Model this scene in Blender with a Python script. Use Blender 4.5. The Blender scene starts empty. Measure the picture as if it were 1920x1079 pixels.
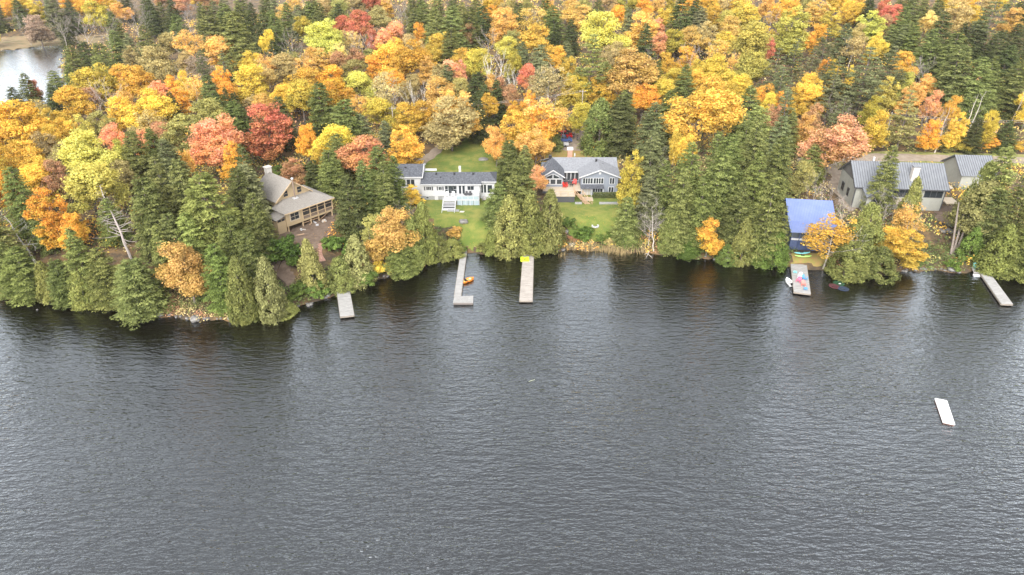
import bpy, math, random
import numpy as np
from mathutils import Vector, Matrix

# ------------------------------------------------------------------ camera, light, exposure
F, CX, CY, HC, TH = 1280.0, 960.0, 539.5, 62.0, math.radians(29.5)
ST, CT = math.sin(TH), math.cos(TH)
SC = bpy.context.scene
COL = SC.collection
cam_d = bpy.data.cameras.new('camera'); cam = bpy.data.objects.new('camera', cam_d); COL.objects.link(cam)
cam.location = (0, 0, HC); cam.rotation_euler = (math.pi/2 - TH, 0, 0)
cam_d.sensor_width = 36.0; cam_d.lens = 24.0; cam_d.clip_start = 0.5; cam_d.clip_end = 5000
SC.camera = cam
SUN_EL, SUN_ROT = math.radians(38), math.radians(196)   # sun behind and left of the camera, veiled by cloud
W = bpy.data.worlds.new('World'); SC.world = W; W.use_nodes = True
wn = W.node_tree; wn.nodes.clear()
sky = wn.nodes.new('ShaderNodeTexSky'); sky.sky_type = 'NISHITA'; sky.sun_disc = False
sky.sun_elevation = SUN_EL; sky.sun_rotation = SUN_ROT; sky.dust_density = 1.5; sky.air_density = 1.0
hs = wn.nodes.new('ShaderNodeHueSaturation'); hs.inputs['Saturation'].default_value = 0.07
tc = wn.nodes.new('ShaderNodeTexCoord'); cn = wn.nodes.new('ShaderNodeTexNoise')
cn.inputs['Scale'].default_value = 2.2; cn.inputs['Detail'].default_value = 5
cr = wn.nodes.new('ShaderNodeMapRange'); cr.inputs['From Min'].default_value = .3; cr.inputs['From Max'].default_value = .7
cr.inputs['To Min'].default_value = 0.8; cr.inputs['To Max'].default_value = 1.35
mxw = wn.nodes.new('ShaderNodeVectorMath'); mxw.operation = 'SCALE'
bg = wn.nodes.new('ShaderNodeBackground'); bg.inputs['Strength'].default_value = 0.15
wo = wn.nodes.new('ShaderNodeOutputWorld')
wl = wn.links.new
wl(sky.outputs[0], hs.inputs['Color']); wl(tc.outputs['Generated'], cn.inputs['Vector']); wl(cn.outputs[0], cr.inputs['Value'])
wl(hs.outputs[0], mxw.inputs[0]); wl(cr.outputs[0], mxw.inputs['Scale']); wl(mxw.outputs[0], bg.inputs['Color']); wl(bg.outputs[0], wo.inputs['Surface'])
sd = bpy.data.lights.new('sun', 'SUN'); sd.energy = 1.0; sd.angle = math.radians(40); sd.color = (1.0, .96, .90)
so = bpy.data.objects.new('sun', sd); COL.objects.link(so)
sv = Vector((math.sin(SUN_ROT)*math.cos(SUN_EL), math.cos(SUN_ROT)*math.cos(SUN_EL), math.sin(SUN_EL)))
so.rotation_euler = sv.to_track_quat('Z', 'Y').to_euler(); so.location = (0, 0, 120)
SC.view_settings.view_transform = 'Standard'; SC.view_settings.look = 'None'
SC.view_settings.exposure = 1.9; SC.view_settings.gamma = 1.0
SC.render.engine = 'CYCLES'
SC.cycles.sample_clamp_direct = 0.7; SC.cycles.sample_clamp_indirect = 3; SC.cycles.max_bounces = 6; SC.cycles.diffuse_bounces = 3; SC.cycles.glossy_bounces = 2
SC.cycles.transmission_bounces = 3; SC.cycles.transparent_max_bounces = 4
SC.cycles.caustics_reflective = False; SC.cycles.caustics_refractive = False

rnd = random.Random(7); NR = np.random.default_rng(11)
PI = math.pi; R = math.radians

# ------------------------------------------------------------------ picture <-> place
def unp(px, py, z=0.0):
    dn = ST + (py-CY)/F*CT
    Zc = (HC-z)/dn
    return Vector(((px-CX)/F*Zc, (Zc-(HC-z)*ST)/CT, z))
def proj(X, Y, Z):
    Zc = Y*CT + (HC-Z)*ST
    return CX + F*X/Zc, CY + F*((HC-Z)*CT - Y*ST)/Zc, Zc
def ss(t):
    t = np.clip(t, 0, 1); return t*t*(3-2*t)
SHORE_PX = [(-900,600),(-400,575),(-150,562),(0,556),(60,566),(130,574),(200,572),(250,580),(300,594),(370,602),(430,602),(480,597),(530,590),(570,574),(610,560),(640,549),
 (680,533),(720,522),(760,515),(790,502),(815,488),(850,480),(880,476),(930,476),(970,476),(1010,474),(1060,470),(1110,471),(1160,473),(1210,476),(1240,477),
 (1280,482),(1330,487),(1380,492),(1430,497),(1480,500),(1530,503),(1570,513),(1600,517),(1650,517),(1700,510),(1740,508),(1780,511),(1830,512),(1870,515),(1920,519),(2300,530),(2900,545)]
_s = [unp(*p) for p in SHORE_PX]
SX = np.array([p.x for p in _s]); SY = np.array([p.y for p in _s]); o_ = np.argsort(SX); SX, SY = SX[o_], SY[o_]
BAY = [unp(*p) for p in [(112,87),(118,100),(116,125),(104,165),(60,205),(0,240),(-200,262),(-700,250),(-700,92),(-100,92),(30,93),(70,88)]]
BAY = np.array([(p.x, p.y) for p in BAY])
def sdpoly(x, y, P):
    x = np.asarray(x, float); y = np.asarray(y, float)
    d = np.full(x.shape, 1e18); ins = np.zeros(x.shape, bool); n = len(P)
    for i in range(n):
        ax, ay = P[i]; bx, by = P[(i+1) % n]
        ex, ey = bx-ax, by-ay; wx, wy = x-ax, y-ay
        t = np.clip((wx*ex+wy*ey)/(ex*ex+ey*ey+1e-12), 0, 1)
        d = np.minimum(d, (wx-ex*t)**2 + (wy-ey*t)**2)
        c = ((ay > y) != (by > y)) & (x < (bx-ax)*(y-ay)/((by-ay)+1e-12)+ax)
        ins ^= c
    return np.where(ins, -np.sqrt(d), np.sqrt(d))
PADS = [(-44.5,131.5,4.4,9,17),(-7,145.5,4.0,13,22),(14.5,146,4.1,12,20),(82,142,3.5,11,18),(60,126,1.3,6,11)]
def wob(x, y):
    return (np.sin(x*.11+1.3)*np.cos(y*.093+.4)*.5 + np.sin(x*.23+y*.17)*.25 + np.sin(x*.047-y*.061+2)*1.0)
def T(x, y):
    x = np.asarray(x, float); y = np.asarray(y, float)
    wig = .5*np.sin(x*.9)+.35*np.sin(x*2.1+1)+.2*np.sin(x*3.7+2)
    d = y - np.interp(x, SX, SY) + wig*.8
    z = np.where(d < 0, np.maximum(-2.5, d*.35), .55*ss(d/1.6) + 3.4*ss((d-1)/22))
    far = ss((y-165)/60)
    A = ss((x+170)/110)
    z = z + A*np.maximum(0, y-168)*.10 * ss((y-160)/40) + far*.6*wob(x, y)
    z = z + .12*wob(x*3, y*3)*ss(d/8)
    for cx, cy, pz, r0, r1 in PADS:
        w = 1-ss((np.hypot(x-cx, y-cy)-r0)/(r1-r0)); z = z*(1-w)+pz*w
    b = sdpoly(x, y, BAY) + 2.0*np.sin(x*.12)+1.0*np.sin(y*.3)
    zb = np.where(b < 0, np.maximum(-1.5, b*.3), .15*ss(b/3)+.02*np.minimum(b, 18) + .13*np.maximum(0, b-22))
    z = np.where(b < 60, np.minimum(z, zb), z)
    return z
def Tz(x, y): return float(T(np.array([x]), np.array([y]))[0])
def hit(px, py, H=0.0):
    dx = (px-CX)/F; dyc = (py-CY)/F
    Zc = np.arange(80, 900, .5)
    a = Zc*(ST + dyc*CT); Y = (Zc - a*ST)/CT; X = dx*Zc; z = HC-a
    t = T(X, Y)+H
    k = np.argmax(z <= t)
    if not (z[k] <= t[k]): k = len(Zc)-1
    return float(X[k]), float(Y[k]), float(t[k]-H), float(Zc[k])

# ------------------------------------------------------------------ materials
def mat(name, col, rough=.8, noise=None, bump=None, metal=0, spec=.3, scl=None):
    m = bpy.data.materials.new(name); m.use_nodes = True; nt = m.node_tree; b = nt.nodes['Principled BSDF']
    b.inputs['Base Color'].default_value = (*col, 1); b.inputs['Roughness'].default_value = rough
    b.inputs['Metallic'].default_value = metal; b.inputs['Specular IOR Level'].default_value = spec
    tcn = nt.nodes.new('ShaderNodeTexCoord')
    if noise:
        sc, col2, c0, c1 = noise
        mp = nt.nodes.new('ShaderNodeMapping'); nt.links.new(tcn.outputs['Object'], mp.inputs[0])
        if scl: mp.inputs['Scale'].default_value = scl
        n = nt.nodes.new('ShaderNodeTexNoise'); n.inputs['Scale'].default_value = sc; n.inputs['Detail'].default_value = 6; n.inputs['Roughness'].default_value = .65
        nt.links.new(mp.outputs[0], n.inputs['Vector'])
        r = nt.nodes.new('ShaderNodeMapRange'); r.inputs['From Min'].default_value = c0; r.inputs['From Max'].default_value = c1
        nt.links.new(n.outputs[0], r.inputs['Value'])
        mx = nt.nodes.new('ShaderNodeMix'); mx.data_type = 'RGBA'
        mx.inputs['A'].default_value = (*col, 1); mx.inputs['B'].default_value = (*col2, 1)
        nt.links.new(r.outputs[0], mx.inputs['Factor']); nt.links.new(mx.outputs['Result'], b.inputs['Base Color'])
    if bump:
        n2 = nt.nodes.new('ShaderNodeTexNoise'); n2.inputs['Scale'].default_value = bump[0]; n2.inputs['Detail'].default_value = 4
        nt.links.new(tcn.outputs['Object'], n2.inputs['Vector'])
        bp = nt.nodes.new('ShaderNodeBump'); bp.inputs['Strength'].default_value = bump[1]; bp.inputs['Distance'].default_value = bump[2] if len(bump) > 2 else .1
        nt.links.new(n2.outputs[0], bp.inputs['Height']); nt.links.new(bp.outputs[0], b.inputs['Normal'])
    return m
def leaf_mat(name, rough=.75, trans=.25, vary=.5, needle=False):
    m = bpy.data.materials.new(name); m.use_nodes = True; nt = m.node_tree; nt.nodes.clear(); L = nt.links.new
    oi = nt.nodes.new('ShaderNodeObjectInfo')
    t2 = nt.nodes.new('ShaderNodeAttribute'); t2.attribute_type = 'OBJECT'; t2.attribute_name = 'second_colour'
    tn = nt.nodes.new('ShaderNodeAttribute'); tn.attribute_type = 'GEOMETRY'; tn.attribute_name = 'tone'
    sp = nt.nodes.new('ShaderNodeSeparateXYZ'); L(tn.outputs['Vector'], sp.inputs[0])
    mx = nt.nodes.new('ShaderNodeMix'); mx.data_type = 'RGBA'
    L(sp.outputs['X'], mx.inputs['Factor']); L(oi.outputs['Color'], mx.inputs['A']); L(t2.outputs['Color'], mx.inputs['B'])
    mr = nt.nodes.new('ShaderNodeMapRange'); mr.inputs['To Min'].default_value = 1-vary; mr.inputs['To Max'].default_value = 1+vary*.9
    L(sp.outputs['Y'], mr.inputs['Value'])
    vm = nt.nodes.new('ShaderNodeVectorMath'); vm.operation = 'SCALE'; L(mx.outputs['Result'], vm.inputs[0]); L(mr.outputs[0], vm.inputs['Scale'])
    df = nt.nodes.new('ShaderNodeBsdfDiffuse'); tr = nt.nodes.new('ShaderNodeBsdfTranslucent')
    ms = nt.nodes.new('ShaderNodeMixShader'); ms.inputs[0].default_value = trans
    L(vm.outputs[0], df.inputs[0]); L(vm.outputs[0], tr.inputs[0]); L(df.outputs[0], ms.inputs[1]); L(tr.outputs[0], ms.inputs[2])
    o = nt.nodes.new('ShaderNodeOutputMaterial'); L(ms.outputs[0], o.inputs[0])
    return m
M = {}
M['leaf'] = leaf_mat('autumn_leaves', trans=.34, vary=.45); M['needle'] = leaf_mat('conifer_needles', trans=.25, vary=.42)
M['bark'] = mat('bark', (.10,.08,.065), .9, (3, (.19,.16,.14), .35, .65), (8,.6))
M['palebark'] = mat('pale_bark', (.42,.38,.33), .8, (4, (.22,.19,.17), .45, .75))
M['birch'] = mat('birch_bark', (.52,.49,.45), .7, (3, (.34,.31,.28), .6, .8))
M['twig'] = mat('grey_twigs', (.30,.26,.235), .9)
M['rock'] = mat('rock', (.12,.112,.105), .85, (1.5, (.25,.24,.225), .4, .65), (3,.8,.2))

# ------------------------------------------------------------------ mesh collection helpers
class MB:
    def __init__(s): s.v = []; s.f = []
    def _add(s, vs, fs):
        o = len(s.v); s.v += [tuple(p) for p in vs]; s.f += [tuple(i+o for i in f) for f in fs]; return s
    def box(s, x0, y0, z0, x1, y1, z1):
        return s._add([(x0,y0,z0),(x1,y0,z0),(x1,y1,z0),(x0,y1,z0),(x0,y0,z1),(x1,y0,z1),(x1,y1,z1),(x0,y1,z1)],
            [(0,3,2,1),(4,5,6,7),(0,1,5,4),(1,2,6,5),(2,3,7,6),(3,0,4,7)])
    def slab(s, top, th=.15):
        n = len(top); bot = [(p[0],p[1],p[2]-th) for p in top]
        return s._add(list(top)+bot, [tuple(range(n)), tuple(reversed(range(n, 2*n)))] + [(i, i+n, (i+1) % n+n, (i+1) % n) for i in range(n)])
    def prism(s, pts, off):   # polygon pts extruded by vector off
        n = len(pts); q = [tuple(a+b for a, b in zip(p, off)) for p in pts]
        return s._add(list(pts)+q, [tuple(range(n)), tuple(reversed(range(n, 2*n)))] + [(i, i+n, (i+1) % n+n, (i+1) % n) for i in range(n)])
    def tube(s, p, q, r0, r1=None, n=6):
        r1 = r0 if r1 is None else r1
        p, q = Vector(p), Vector(q); d = (q-p)
        if d.length < 1e-6: return s
        d.normalize(); a = d.orthogonal().normalized(); b = d.cross(a)
        vs = [];
        for c, r in ((p, r0), (q, r1)):
            for i in range(n):
                t = 2*PI*i/n; vs.append(c+a*(r*math.cos(t))+b*(r*math.sin(t)))
        return s._add(vs, [(i, (i+1) % n, n+(i+1) % n, n+i) for i in range(n)]+[tuple(reversed(range(n))), tuple(range(n, 2*n))])
    def path(s, pts, rs, n=5):
        pts = [Vector(p) for p in pts]; o = len(s.v); a = None
        for k, p in enumerate(pts):
            d = (pts[min(k+1, len(pts)-1)]-pts[max(k-1, 0)]).normalized()
            a = d.orthogonal().normalized() if a is None else (a-d*a.dot(d)).normalized()
            b = d.cross(a)
            for i in range(n):
                t = 2*PI*i/n; s.v.append(tuple(p+a*(rs[k]*math.cos(t))+b*(rs[k]*math.sin(t))))
        for k in range(len(pts)-1):
            for i in range(n):
                s.f.append((o+k*n+i, o+k*n+(i+1) % n, o+(k+1)*n+(i+1) % n, o+(k+1)*n+i))
        s.f.append(tuple(o+(len(pts)-1)*n+i for i in range(n)))
        return s
    def lathe(s, prof, c=(0,0,0), n=12, sx=1, sy=1):
        o = len(s.v)
        for r, z in prof:
            for i in range(n):
                t = 2*PI*i/n; s.v.append((c[0]+r*sx*math.cos(t), c[1]+r*sy*math.sin(t), c[2]+z))
        for k in range(len(prof)-1):
            for i in range(n): s.f.append((o+k*n+i, o+k*n+(i+1) % n, o+(k+1)*n+(i+1) % n, o+(k+1)*n+i))
        s.f.append(tuple(reversed([o+i for i in range(n)]))); s.f.append(tuple(o+(len(prof)-1)*n+i for i in range(n)))
        return s
    def mesh(s, name):
        me = bpy.data.meshes.new(name); me.from_pydata(s.v, [], s.f); me.update(); return me
    def build(s, name, m, parent=None, smooth=False, label=None):
        me = s.mesh(name)
        if smooth: me.shade_smooth()
        o = bpy.data.objects.new(name, me); me.materials.append(m); COL.objects.link(o)
        if parent is not None: o.parent = parent
        if label: o['label'] = label
        return o
def tag(o, label=None, cat=None, group=None, kind=None):
    if label: o['label'] = label
    if cat: o['category'] = cat
    if group: o['group'] = group
    if kind: o['kind'] = kind
    return o
def empty(name, loc=(0,0,0), rz=0.0):
    o = bpy.data.objects.new(name, None); o.location = loc; o.rotation_euler = (0,0,rz); COL.objects.link(o); o.empty_display_size = .5; return o
def link_copy(src, parent=None):
    c = src.copy(); COL.objects.link(c)
    if parent is not None: c.parent = parent
    return c
def copy_tree(o, parent=None):
    c = link_copy(o, parent)
    for ch in list(o.children): copy_tree(ch, c)
    return c

def np_mesh(name, V, Q, tone=None, tris=False):
    me = bpy.data.meshes.new(name); k = 3 if tris else 4
    me.vertices.add(len(V)); me.vertices.foreach_set('co', np.ascontiguousarray(V, np.float32).ravel())
    n = len(Q); me.loops.add(n*k); me.loops.foreach_set('vertex_index', np.ascontiguousarray(Q, np.int32).ravel())
    me.polygons.add(n); me.polygons.foreach_set('loop_start', np.arange(0, n*k, k, dtype=np.int32))
    me.polygons.foreach_set('loop_total', np.full(n, k, np.int32))
    me.update(calc_edges=True)
    if tone is not None:
        at = me.attributes.new('tone', 'FLOAT_VECTOR', 'FACE'); at.data.foreach_set('vector', np.ascontiguousarray(tone, np.float32).ravel())
    return me
def unit(a): return a/(np.linalg.norm(a, axis=1, keepdims=True)+1e-9)
def cards(P, Nn, L, Wd, D=None, fold=.0):
    """small leaf-sized rhombi centred at P with normals Nn; D = length direction"""
    n = len(P); Nn = unit(Nn)
    if D is None: D = NR.normal(size=(n, 3))
    D = D - Nn*np.sum(D*Nn, 1, keepdims=True); D = unit(D); S = np.cross(Nn, D)
    L = np.broadcast_to(np.asarray(L, float).reshape(-1, 1), (n, 1)); Wd = np.broadcast_to(np.asarray(Wd, float).reshape(-1, 1), (n, 1))
    V = np.stack([P-D*L, P+S*Wd, P+D*L, P-S*Wd], 1).reshape(-1, 3)
    return V, np.arange(4*n).reshape(n, 4)
def merge(*vqt):
    Vs, Qs, Ts, o = [], [], [], 0
    for V, Q, t in vqt:
        Vs.append(V); Qs.append(Q+o); Ts.append(t); o += len(V)
    return np.concatenate(Vs), np.concatenate(Qs), np.concatenate(Ts)

# ------------------------------------------------------------------ tree crowns (nominal metres)
def branch_net(mb, p, d, L, r, depth, rs, spread=.55, up=.15, nseg=3, kids=(2,4), n=4, tips=None, shrink=.68):
    pts = [Vector(p)]; rr = [r]; dd = Vector(d).normalized()
    for i in range(nseg):
        dd = (dd + Vector((rs.gauss(0,.13), rs.gauss(0,.13), rs.gauss(0,.10)+up*.3))).normalized()
        pts.append(pts[-1]+dd*(L/nseg)); rr.append(max(.012, r*(1-.5*(i+1)/nseg)))
    mb.path(pts, rr, n)
    if tips is not None: tips.append((tuple(pts[-1]), depth))
    if depth <= 0: return
    for k in range(rs.randint(*kids)):
        t = rs.uniform(.35, 1.0); i = min(nseg-1, int(t*nseg)); q = pts[i].lerp(pts[i+1], t*nseg-i)
        ax = Vector((rs.gauss(0,1), rs.gauss(0,1), rs.gauss(0,.6))); ax = (ax-dd*ax.dot(dd)).normalized()
        nd = (dd*(1-spread)+ax*spread*1.1+Vector((0,0,up))).normalized()
        branch_net(mb, q, nd, L*shrink*rs.uniform(.75,1.1), rr[i]*.6, depth-1, rs, spread, up, nseg, kids, max(3, n-1), tips, shrink)
def wood_mesh(seed, H, z0, nl, L, r, depth, up=.2, kids=(2,4), spread=.55, fork=True, lean=.0, tips=None, conic=False):
    rs = random.Random(seed); mb = MB(); pts = []; rr = []; x = y = 0
    n = 7
    top = H*.96 if conic else H*(.72 if depth > 0 else .8)
    for i in range(n+1):
        t = i/n; pts.append((x, y, -1.2 if i == 0 else top*t)); rr.append(r*(1.25 if i == 0 else 1-.78*t)); x += rs.gauss(0, .13)+lean; y += rs.gauss(0, .13)
    mb.path(pts, rr, 7)
    for k in range(nl):
        t = (z0 + (top-z0)*(k+rs.random()*.6)/nl)/top; i = min(n-1, int(t*n)); q = Vector(pts[i]).lerp(Vector(pts[i+1]), t*n-i)
        a = k*2.4+rs.uniform(-.4,.4)
        el = rs.uniform(.0,.25) if conic else rs.uniform(.35, 1.0)
        LL = L*(1-t*.9)+.3 if conic else L*(1.05-.45*max(0, t-.3))*rs.uniform(.8,1.15)
        branch_net(mb, q, (math.cos(a), math.sin(a), el), LL, rr[i]*.5, depth, rs, spread, up, kids=kids, n=4, tips=tips)
    return mb.mesh('trunk')

def crown_round(seed, H=16, Wd=10, zb=3.0, ncl=85, nleaf=16500, size=.20, lump=1.0, sparse=1.0, egg=.45):
    rs = np.random.default_rng(seed)
    # clumps gathered on several unequal boughs, so that the outline is uneven
    nb = int(rs.integers(4, 7)); hh = H-zb; mg = .085*Wd
    bz = np.concatenate([[zb+hh*.70], zb+hh*rs.uniform(.22, .62, nb)]); ba = np.arange(nb)*2*PI/nb+rs.uniform(-.5,.5,nb)+seed
    br_ = rs.uniform(.38, .62, nb)*Wd/2; bx = np.concatenate([[rs.normal()*.06*Wd], np.cos(ba)*br_]); by = np.concatenate([[rs.normal()*.06*Wd], np.sin(ba)*br_])
    bR = np.concatenate([[.30*Wd], rs.uniform(.17, .30, nb)*Wd]); bV = np.concatenate([[hh*.27], hh*rs.uniform(.16, .30, nb)])
    pb = bR**2; bi = rs.choice(nb+1, ncl, p=pb/pb.sum())
    u = unit(rs.normal(size=(ncl, 3))); c = u*(rs.uniform(.3, 1.0, (ncl, 1))**.45)
    crad = rs.uniform(.55, 1.45, ncl)*lump*Wd/10
    C = np.stack([bx[bi]+c[:,0]*(bR[bi]), by[bi]+c[:,1]*(bR[bi]), np.clip(bz[bi]+c[:,2]*bV[bi], zb+mg*.3, H-mg)], 1)
    ctone = rs.uniform(0, 1, ncl)
    w = crad**2; idx = rs.choice(ncl, nleaf, p=w/w.sum())
    dv = unit(rs.normal(size=(nleaf, 3))); dv[:,2] = dv[:,2]*.75+.1
    rr = rs.uniform(.2, 1, nleaf)**.5*np.where(rs.random(nleaf) < .16, rs.uniform(1.0, 1.7, nleaf), 1)
    P = C[idx]+dv*(rr*crad[idx])[:,None]
    N = dv*.8+np.array([0,0,.55])+rs.normal(size=(nleaf,3))*.55
    sz = size*rs.uniform(.6, 1.35, nleaf)
    V, Q = cards(P, N, sz, sz*.62)
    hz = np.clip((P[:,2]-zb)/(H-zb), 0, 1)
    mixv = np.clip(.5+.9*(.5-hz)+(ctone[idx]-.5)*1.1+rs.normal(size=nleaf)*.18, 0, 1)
    br = np.clip(.5+(rs.uniform(0,1,nleaf)-.5)*.8+(np.roll(ctone,3)[idx]-.5)*.55, 0, 1)
    return V, Q, np.stack([mixv, br, hz], 1)

def crown_conifer(seed, H=18, Wd=7.4, zb=1.0, dense=1.0, droop=.25, power=.85, step=.42, fringe=1.0):
    rs = np.random.default_rng(seed); PP, NN, DD, LL, TT = [], [], [], [], []
    z = zb; k = 0
    while z < H-.15:
        t = (z-zb)/(H-zb)
        prof = (1-t)**power*(.82+.18*math.sin(min(1, t*6)*PI/2))
        nb = max(4, int(10*(1-t)+4))
        for j in range(nb):
            az = rs.uniform(0, 2*PI); L = Wd/2*prof*rs.uniform(.62, 1.12)*(1+.10*math.sin(2*az+seed))+.25
            zz = z+rs.uniform(-.45,.45); el = .34*t-.10+rs.normal()*.13
            n = max(6, int((13+L*15)*dense))
            s = rs.uniform(.18, 1, n)**.75      # along the branch
            half = (.22+.34*L*np.sin(np.clip(s,0,1)*PI*.85+.25)*.55)
            lat = rs.uniform(-1, 1, n)*half
            out = s*L
            h = zz+out*el-droop*L*.32*s**2-np.abs(lat)*.22+rs.normal(size=n)*.07
            ca, sa = math.cos(az), math.sin(az)
            P = np.stack([ca*out-sa*lat, sa*out+ca*lat, h], 1)
            sgn = np.sign(lat)*np.clip(np.abs(lat)/half*1.0, 0, 1)
            D = np.stack([ca*1.0-sa*sgn, sa*1.0+ca*sgn, np.full(n, el-droop*.7*s)], 1)
            N = np.stack([ca*.4+rs.normal(size=n)*.5, sa*.4+rs.normal(size=n)*.5, np.ones(n)*.9], 1)
            PP.append(P); NN.append(N); DD.append(D); LL.append(rs.uniform(.12, .26, n)*fringe)
            btone = rs.uniform(-.3, .3)
            TT.append(np.stack([np.clip(s*.8-.15+btone*.6+rs.normal(size=n)*.15, 0, 1), np.clip(.5+btone+rs.uniform(-.3,.3,n), 0, 1), np.full(n, t)], 1))  # paler new-growth tips; inner needles coloured darker still, painting crown shade
        z += step*(1-.35*t); k += 1
    P = np.concatenate(PP); L = np.concatenate(LL)
    V, Q = cards(P, np.concatenate(NN), L, L*.36, np.concatenate(DD))
    return V, Q, np.concatenate(TT)

def crown_cedar(seed, H=12, Wd=6, zb=.2, n=9500, size=.2, top=.72, ncl=230):
    rs = np.random.default_rng(seed)
    t = rs.uniform(0, 1, ncl)**1.15; az = rs.uniform(0, 2*PI, ncl)
    prof = np.sqrt(np.clip(1-t**1.7, 0, 1))*(1-t*(1-top)*.9)*np.clip(.80+t*1.4, 0, 1)
    lob = 1+.09*np.sin(2*az+seed)+.07*np.sin(3*az+seed*2+t*5)
    rad = Wd/2*prof*lob*rs.uniform(.68, 1.0, ncl)
    C = np.stack([np.cos(az)*rad, np.sin(az)*rad, zb+t*(H-zb-.5)], 1)
    cr_ = rs.uniform(.45, .95, ncl)*Wd/6*(1-.35*t); ct = rs.uniform(0, 1, ncl)
    w = cr_**2; idx = rs.choice(ncl, n, p=w/w.sum())
    dv = unit(rs.normal(size=(n,3))); rr = rs.uniform(.1, 1, n)**.5
    P = C[idx]+dv*(cr_[idx]*rr)[:,None]*np.array([1,1,1.35]); P[:,2] = np.maximum(P[:,2], .05)
    outw = np.stack([np.cos(az[idx]), np.sin(az[idx]), np.zeros(n)], 1)
    N = outw*.6+dv*.5+rs.normal(size=(n,3))*.5+np.array([0,0,.25]); D = np.stack([outw[:,0]*.4, outw[:,1]*.4, np.ones(n)], 1)+rs.normal(size=(n,3))*.35
    sz = size*rs.uniform(.6, 1.3, n); V, Q = cards(P, N, sz, sz*.5, D)
    hz = P[:,2]/H
    return V, Q, np.stack([np.clip(ct[idx]*.7+rr*.3+rs.normal(size=n)*.15-.1, 0, 1), np.clip(.5+(np.roll(ct,5)[idx]-.5)*.6+rs.uniform(-.3,.3,n), 0, 1), hz], 1)

def crown_pine(seed, H=20, Wd=9, zb=5, ntier=13, dens=1.0, full=False):
    rs = np.random.default_rng(seed); PP, NN, TT, LL, DD = [], [], [], [], []
    for k in range(ntier):
        t = k/(ntier-1); z = zb+(H-zb-.8)*t
        prof = (1-t)**.75*(.7+.3*min(1, t*4))+.10
        for j in range(int(7-2*t)):
            az = rs.uniform(0, 6.283); L = Wd/2*prof*rs.uniform(.55, 1.2)
            for q in range(max(2, int(L*2.1))):
                f = .3+.7*(q+rs.random())/max(2, int(L*2.1)); lat = rs.normal()*.35*L*.5
                c = np.array([math.cos(az)*f*L-math.sin(az)*lat, math.sin(az)*f*L+math.cos(az)*lat, z+f*L*rs.uniform(.02,.28)])
                n = int(34*dens); dv = unit(rs.normal(size=(n,3))); r = rs.uniform(.35, .75)
                P = c+dv*np.array([r,r,r*.42])*(rs.uniform(.2,1,n)**.5)[:,None]
                PP.append(P); NN.append(dv*.3+np.array([0,0,.8])+rs.normal(size=(n,3))*.4); DD.append(dv+np.array([0,0,.3])); LL.append(rs.uniform(.14,.27,n))
                tt = rs.uniform(0,1); TT.append(np.stack([np.clip(tt*.6+dv[:,2]*.3+.1, 0, 1), np.clip(.3+tt*.4+rs.uniform(-.25,.25,n), 0, 1), np.full(n, t)], 1))
    P = np.concatenate(PP); L = np.concatenate(LL); V, Q = cards(P, np.concatenate(NN), L, L*.34, np.concatenate(DD))
    return V, Q, np.concatenate(TT)

VAR = {}
def vmesh(key, name, vqt, m):
    me = np_mesh(name, *vqt); me.materials.append(m); return me
def addvar(kind, H, Wd, crown, trunk, tm):
    if trunk is not None: trunk.materials.append(tm)
    VAR.setdefault(kind, []).append((H, Wd, crown, trunk))
for i in range(8):
    H_ = 16; zb = [3.0,1.5,3.5,1.2,2.5,3.0,1.0,3.0][i]
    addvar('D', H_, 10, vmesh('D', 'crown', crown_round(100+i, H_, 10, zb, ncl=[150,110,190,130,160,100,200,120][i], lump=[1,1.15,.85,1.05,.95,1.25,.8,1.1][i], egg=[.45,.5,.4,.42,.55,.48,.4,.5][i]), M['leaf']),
           wood_mesh(200+i, H_, 3, 8, 4.0, .24, 1), M['bark'])
for i in range(6):
    H_ = 18
    addvar('C', H_, 7.4, vmesh('C', 'crown', crown_conifer(300+i, H_, 7.4, zb=[1,.6,1.6,.8,1.2,2.2][i], power=[.6,.46,.7,.54,.42,.62][i], droop=[.25,.4,.15,.3,.35,.2][i], dense=[1,1.1,.9,1.05,1.15,.85][i]), M['needle']),
           wood_mesh(400+i, H_, 2, 14, 2.2, .22, 0, conic=True), M['bark'])
for i in range(5):
    addvar('K', 12, 6, vmesh('K', 'crown', crown_cedar(500+i, top=[.72,.5,.85,.6,.4][i]), M['needle']), wood_mesh(600+i, 12, 1, 4, 1.0, .18, 0, conic=True), M['bark'])
for i in range(4):
    addvar('P', 20, 9, vmesh('P', 'crown', crown_pine(700+i, zb=[4,5,3.5,6][i]), M['needle']), wood_mesh(800+i, 20, 4, 20, 3.2, .24, 0, conic=True), M['bark'])
for i in range(5):   # thinning: bare limbs with a light veil of leaves
    addvar('S', 15, 9, vmesh('S', 'crown', crown_round(900+i, 15, 9, 3.5, ncl=90, nleaf=3300, size=.2, lump=.95), M['leaf']),
           wood_mesh(950+i, 15, 3, 11, 4.2, .16, 2, up=.25, kids=(2,3)), M['palebark'])
for i in range(5):
    addvar('B', 14, 8, None, wood_mesh(1000+i, 14, 2.5, 12, 4.4, .13, 3, up=.32, kids=(2,3), spread=.42), M['twig'])
for i in range(3):   # white birches, forked low
    rs_ = random.Random(1100+i); mb = MB()
    for q in range(3):
        a = q*2.1+rs_.random(); branch_net(mb, (0,0,-.8), (math.cos(a)*.16, math.sin(a)*.16, 1), 10, .095, 2, rs_, .34, .34, 4, (4,5), 5, None, .5)
    addvar('R', 15, 7, None, mb.mesh('trunk'), M['birch'])
for i in range(4):   # shrubs
    addvar('U', 2.4, 3, vmesh('U', 'foliage', crown_round(1200+i, 2.4, 3.0, .1, ncl=45, nleaf=3200, size=.12, lump=1.0, egg=.35), M['leaf']), None, None)

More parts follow.
